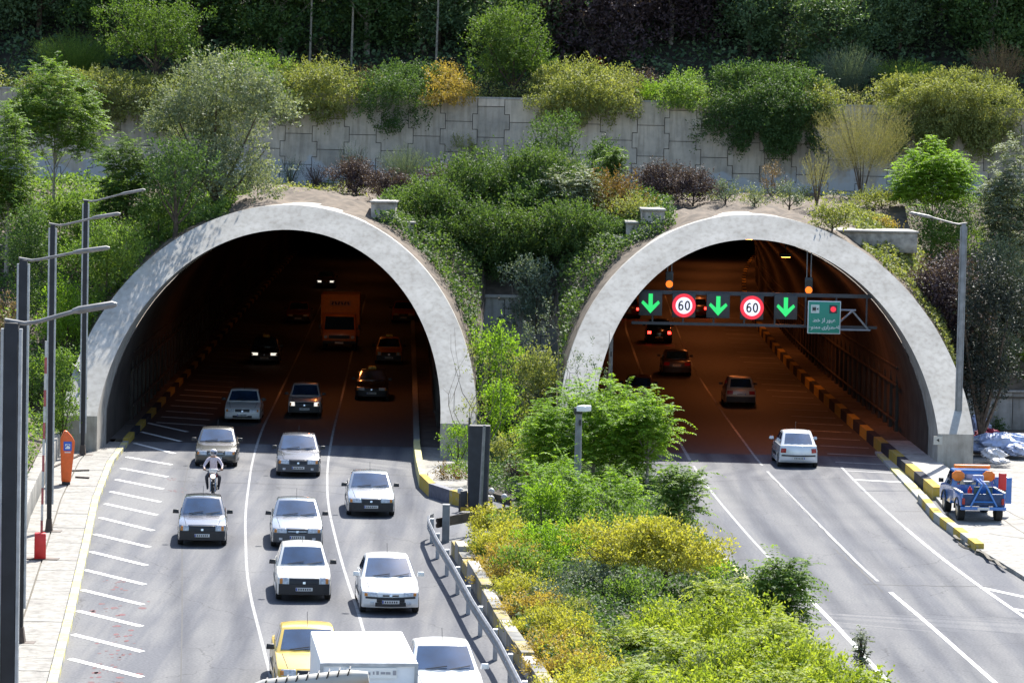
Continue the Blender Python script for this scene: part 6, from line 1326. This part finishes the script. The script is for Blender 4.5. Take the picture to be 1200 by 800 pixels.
P('tree', 'leaf_purple', 1112, 274, 104, 'big dark purple bush right of the right tunnel behind the lamp post', d=92.6, ybot=380, dens=1.6, extra=.2)
P('tree', 'leaf_shade', 1152, 272, 92, 'dark tree beside the lamp post casting dappled shade on the right tunnel leg', 'tree', d=90.9, ybot=380, dens=1.4, extra=.10)  # added as a shading tree for the right ring
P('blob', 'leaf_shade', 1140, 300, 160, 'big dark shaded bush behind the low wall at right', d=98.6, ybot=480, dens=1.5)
P('blob', 'leaf_silver', 1172, 262, 90, 'sunlit leafy bush at the right edge above the dark one', d=97.8, ybot=350)
P('blob', 'leaf_bright', 1180, 438, 66, 'fresh green bush behind the low wall at the right edge', d=98.3, ybot=495, leaf=.1)
P('blob', 'leaf_mid', 1100, 430, 46, 'green bush between the dark bush and the tunnel foot', d=98.2, ybot=500)
P('blob', 'leaf_dark', 1168, 492, 24, 'small dark plant in front of the low wall', d=97.0, ybot=520, leaf=.08)
# thicket between the two tunnels
P('blob', 'leaf_thicket', 497, 212, 110, 'sunlit green bush at the left of the central thicket', d=97, ybot=305, dens=1.2)
P('tree', 'leaf_thicket', 556, 168, 112, 'tall green bush with pointed tops in the central thicket', d=98.5, ybot=300, extra=.02, dens=1.2)
P('blob', 'leaf_thicket', 618, 172, 124, 'broad green bush in the middle of the central thicket', d=99, ybot=300, dens=1.2)
P('frond', 'leaf_silver', 668, 180, 80, 'silvery feathery plant rising from the central thicket', d=98, ybot=280)
P('blob', 'leaf_blush', 712, 200, 84, 'reddish tinted bush in the central thicket', d=98.3, ybot=300)
P('blob', 'leaf_olive', 740, 232, 72, 'olive bush at the right end of the central thicket', d=97, ybot=300)
P('blob', 'leaf_thicket', 520, 262, 106, 'dark bush beside the left tunnel shoulder in the thicket', d=96, ybot=345, dens=1.3)
P('blob', 'leaf_thicket', 590, 236, 136, 'dark drooping bush above the pier wall', d=96.2, ybot=350, dens=1.4)
P('blob', 'leaf_thicket', 662, 238, 128, 'dark bush above the pier wall near the right tunnel', d=96, ybot=350, dens=1.4)
P('blob', 'leaf_dark', 712, 262, 76, 'dark bush against the left shoulder of the right tunnel', d=95.6, ybot=335, dens=1.2)
P('blob', 'leaf_grey', 628, 300, 70, 'grey green creeper hanging over the pier wall', 'creeper', d=94.6, zb=4.6, ybot=370, dens=1.1)
P('blob', 'leaf_dark', 604, 192, 210, 'widest dark bush filling the back of the central thicket', d=99.8, ybot=300, dens=1.3)
P('blob', 'leaf_dark', 640, 214, 150, 'dense dark bush in the heart of the central thicket', d=98.0, ybot=300, dens=1.3)
# median, from the pier towards the camera
P('tree', 'leaf_bright', 573, 366, 84, 'fresh green tree against the right leg of the left tunnel', 'tree', d=89.5, ybot=500, extra=.1, dens=.9)
P('twig', 'leaf_olive', 557, 380, 60, 'bare twiggy shrub spreading over the left tunnel leg', 'shrub', d=85.4, ybot=470)
P('twig', 'leaf_grey', 634, 345, 76, 'grey twiggy shrub in front of the pier wall', 'shrub', d=91, ybot=470, dens=2)
P('twig', 'leaf_grey', 682, 390, 60, 'bare twiggy shrub against the left leg of the right tunnel', 'shrub', d=85.3, ybot=500, dens=1.6)
P('blob', 'leaf_olive', 632, 398, 74, 'rounded dull green bush behind the big bright tree', d=88.5, ybot=520)
P('blob', 'leaf_bright', 585, 445, 60, 'yellow green bush at the foot of the fresh green tree', d=86.5, ybot=530)
P('blob', 'leaf_bright', 536, 492, 46, 'bright green bush below the left tunnel leg', d=84.5, ybot=560, leaf=.09)
P('blob', 'leaf_blush', 528, 545, 56, 'low reddish bush behind the island kerb', d=81, ybot=592, leaf=.09)
P('blob', 'leaf_mid', 554, 540, 60, 'low green bush beside the covered panel', d=79.5, ybot=590, leaf=.09)
P('blob', 'leaf_purple', 606, 545, 40, 'small crimson bush behind the white globes', d=79.5, ybot=590, leaf=.09)
P('blob', 'leaf_olive', 598, 508, 60, 'olive bush behind the crimson bush', d=83.5, ybot=560)
P('blob', 'leaf_red', 621, 556, 16, 'tiny bright red flowers beside the crimson bush', 'flower', d=78.2, ybot=580, leaf=.08)
P('frond', 'leaf_bright', 692, 430, 200, 'large bright green feathery tree in the median', 'tree', d=79.5, ybot=640, dens=2.2, leaf=.17, extra=.04)
P('frond', 'leaf_bright', 755, 448, 90, 'bright feathery tree leaning over the right road', 'tree', d=78.5, ybot=620, dens=1.0, extra=.25)
P('frond', 'leaf_bright', 650, 520, 120, 'fresh green feathery shrub in front of the camera pole', d=70.5, ybot=640, dens=1.3, leaf=.14)
P('frond', 'leaf_bright', 712, 540, 110, 'fresh green feathery shrub right of the camera pole', d=71.5, ybot=650, dens=1.2, leaf=.14)
P('blob', 'leaf_bright', 632, 560, 70, 'leafy light green bush left of the camera pole', d=69.0, ybot=650, leaf=.1)
P('frond', 'leaf_mid', 792, 534, 88, 'dark green feathery young tree beside the right road', 'tree', d=70, ybot=668, dens=1.5, leaf=.17)
P('blob', 'leaf_mid', 735, 590, 110, 'mixed green bush under the dark feathery tree', d=68.2, ybot=680, leaf=.1)
P('blob', 'leaf_mid', 608, 590, 62, 'rounded olive green bush behind the golden hedge', d=68.6, ybot=650, leaf=.09)
P('blob', 'leaf_bright', 640, 616, 88, 'yellow green leafy bush with a shaded base in the median', d=64.5, ybot=690, leaf=.09, dens=1.6)
P('blob', 'leaf_grey', 690, 660, 110, 'grey green lavender like bushes under the golden trees', d=61.0, ybot=726, leaf=.09)
P('blob', 'leaf_grey', 640, 682, 76, 'small grey green bush beside the golden hedge', d=58.5, ybot=735, leaf=.08)
P('tree', 'leaf_gold', 706, 612, 100, 'golden green small tree, left one of the pair in the median', 'tree', d=61.6, ybot=722, leaf=.10, dens=3.0, extra=.3)
P('tree', 'leaf_gold', 775, 614, 146, 'golden crowned small tree with visible dark stems in the median', 'tree', d=60.6, ybot=735, leaf=.10, dens=3.2, extra=.34)
P('blob', 'leaf_bright', 822, 650, 60, 'green bush between the golden tree and the right road', d=62.5, ybot=720, leaf=.09)
P('blob', 'leaf_mid', 618, 640, 90, 'mid green bush behind the golden hedge in the middle of the median', d=61.8, ybot=700, leaf=.1, dens=1.5)
P('blob', 'leaf_bright', 668, 612, 80, 'fresh green bush behind the left golden tree', d=66.0, ybot=690, leaf=.1, dens=1.4)
P('blob', 'leaf_mid', 742, 676, 90, 'low green bush under the golden crowned tree', d=59.2, ybot=730, leaf=.09, dens=1.4)
P('blob', 'leaf_olive', 668, 705, 80, 'olive bush between the hedge and the lime ferny shrubs', d=57.6, ybot=740, leaf=.09, dens=1.5)
P('blob', 'leaf_mid', 822, 690, 70, 'green bush below the right end of the golden crown', d=59.6, ybot=730, leaf=.09, dens=1.4)
GH = [(578, 592, 48, 70), (592, 612, 56, 67.6), (575, 622, 50, 66.2), (598, 640, 66, 64.4), (588, 664, 56, 62.4), (612, 676, 66, 60.6), (622, 700, 66, 58.6), (640, 718, 76, 56.8), (668, 728, 70, 56.0), (648, 748, 76, 54.4), (680, 752, 70, 53.8), (662, 772, 80, 52.4), (700, 778, 80, 51.6), (672, 792, 90, 50.2)]
GN = ['first golden shrub of the kerb hedge, farthest from the camera', 'golden shrub second from the far end of the kerb hedge', 'golden shrub overhanging the start of the block wall', 'ochre shrub of the hedge beside the round olive bush', 'ochre shrub of the hedge right behind the block wall', 'golden shrub of the hedge left of the shaded green bush', 'ochre hedge shrub left of the small grey bush', 'golden hedge shrub below the small grey bush', 'greenish golden hedge shrub left of the lime ferny shrubs', 'ochre hedge shrub close behind the lower block wall', 'golden hedge shrub, fourth from the bottom edge', 'ochre hedge shrub, third from the bottom edge', 'golden hedge shrub, second from the bottom edge', 'golden hedge shrub cut by the bottom edge']
for (px, yt, wd, d_), lb in zip(GH, GN): P('plume', 'leaf_ochre' if 'ochre' in lb else 'leaf_gold', px, yt - 8, wd * 1.4, lb, 'shrub', d=d_ - .9, ybot=yt + 60, group='golden hedge along the block wall', leaf=.085, dens=1.7)
LM = [(735, 722, 90, 57), (780, 700, 90, 58.5), (838, 668, 76, 59.5), (862, 690, 110, 56.5), (800, 735, 110, 54), (850, 735, 110, 52.8), (905, 712, 110, 54.5), (940, 738, 100, 53), (745, 765, 110, 51.5), (820, 772, 120, 50.2), (900, 765, 120, 50.5), (975, 760, 100, 51.5), (1015, 778, 70, 51)]
LN = ['lime ferny shrub at the left of the lower median', 'lime ferny shrub in front of the visible stems', 'lime ferny shrub below the golden crowned tree, beside the road', 'wide lime shrub left of the dark sapling', 'lime ferny shrub in the middle of the lower median', 'yellow lime shrub below the dark sapling', 'yellow lime shrub in front of the dark sapling', 'yellowish shrub with a dark hollow near the right road', 'lime shrub near the golden hedge at the bottom', 'bright lime shrub at the bottom centre of the median', 'lime shrub at the bottom near the white blossoms', 'lime shrub below the small sapling', 'reddish tipped lime shrub at the lower right corner of the median']
for i, ((px, yt, wd, d_), lb) in enumerate(zip(LM, LN)): P('plume' if i % 2 else 'frond', 'leaf_lime', px, yt, wd * 1.3, lb, 'shrub', d=d_ - 3.2, ybot=yt + 60, group='lime ferny shrubs of the median', leaf=.11 if i % 2 else .155, dens=1.3 if i % 2 else 2.6, name='ferny_shrub')
P('blob', 'leaf_silver', 830, 762, 110, 'white blossoming low bush at the bottom of the median', d=49.6, ybot=810, leaf=.08)
P('frond', 'leaf_mid', 914, 636, 100, 'dark green sapling with feathery leaves against the right road', 'tree', d=55.8, ybot=730, dens=2.2, leaf=.16, extra=.1)
P('frond', 'leaf_silver', 1003, 722, 32, 'small thin sapling against the white lane line', 'tree', d=52.2, ybot=790, dens=2.5, leaf=.09)
P('rays', 'leaf_mid', 6, 766, 16, 'tuft of grass at the foot of the nearest lamp post', 'grass', d=35.2, ybot=800, zb=2.6) if False else None

# ------------------------------------------------------------------ set everything out to its true depth
def stretch(o):
    if o.type == 'MESH' and not o.data.get('stretched'):
        n = len(o.data.vertices); a = np.empty(n * 3); o.data.vertices.foreach_get('co', a); a[1::3] *= K; o.data.vertices.foreach_set('co', a); o.data['stretched'] = 1; o.data.update()
    for c_ in o.children: stretch(c_)
for o in list(C.objects):
    if o.parent or o.type in ('CAMERA', 'LIGHT'): continue
    if o.get('set_out'): del o['set_out']; continue
    if abs(o.location.y) < 1e-6 or o.name.startswith('tunnel_portal'): stretch(o)
    o.location.y *= K
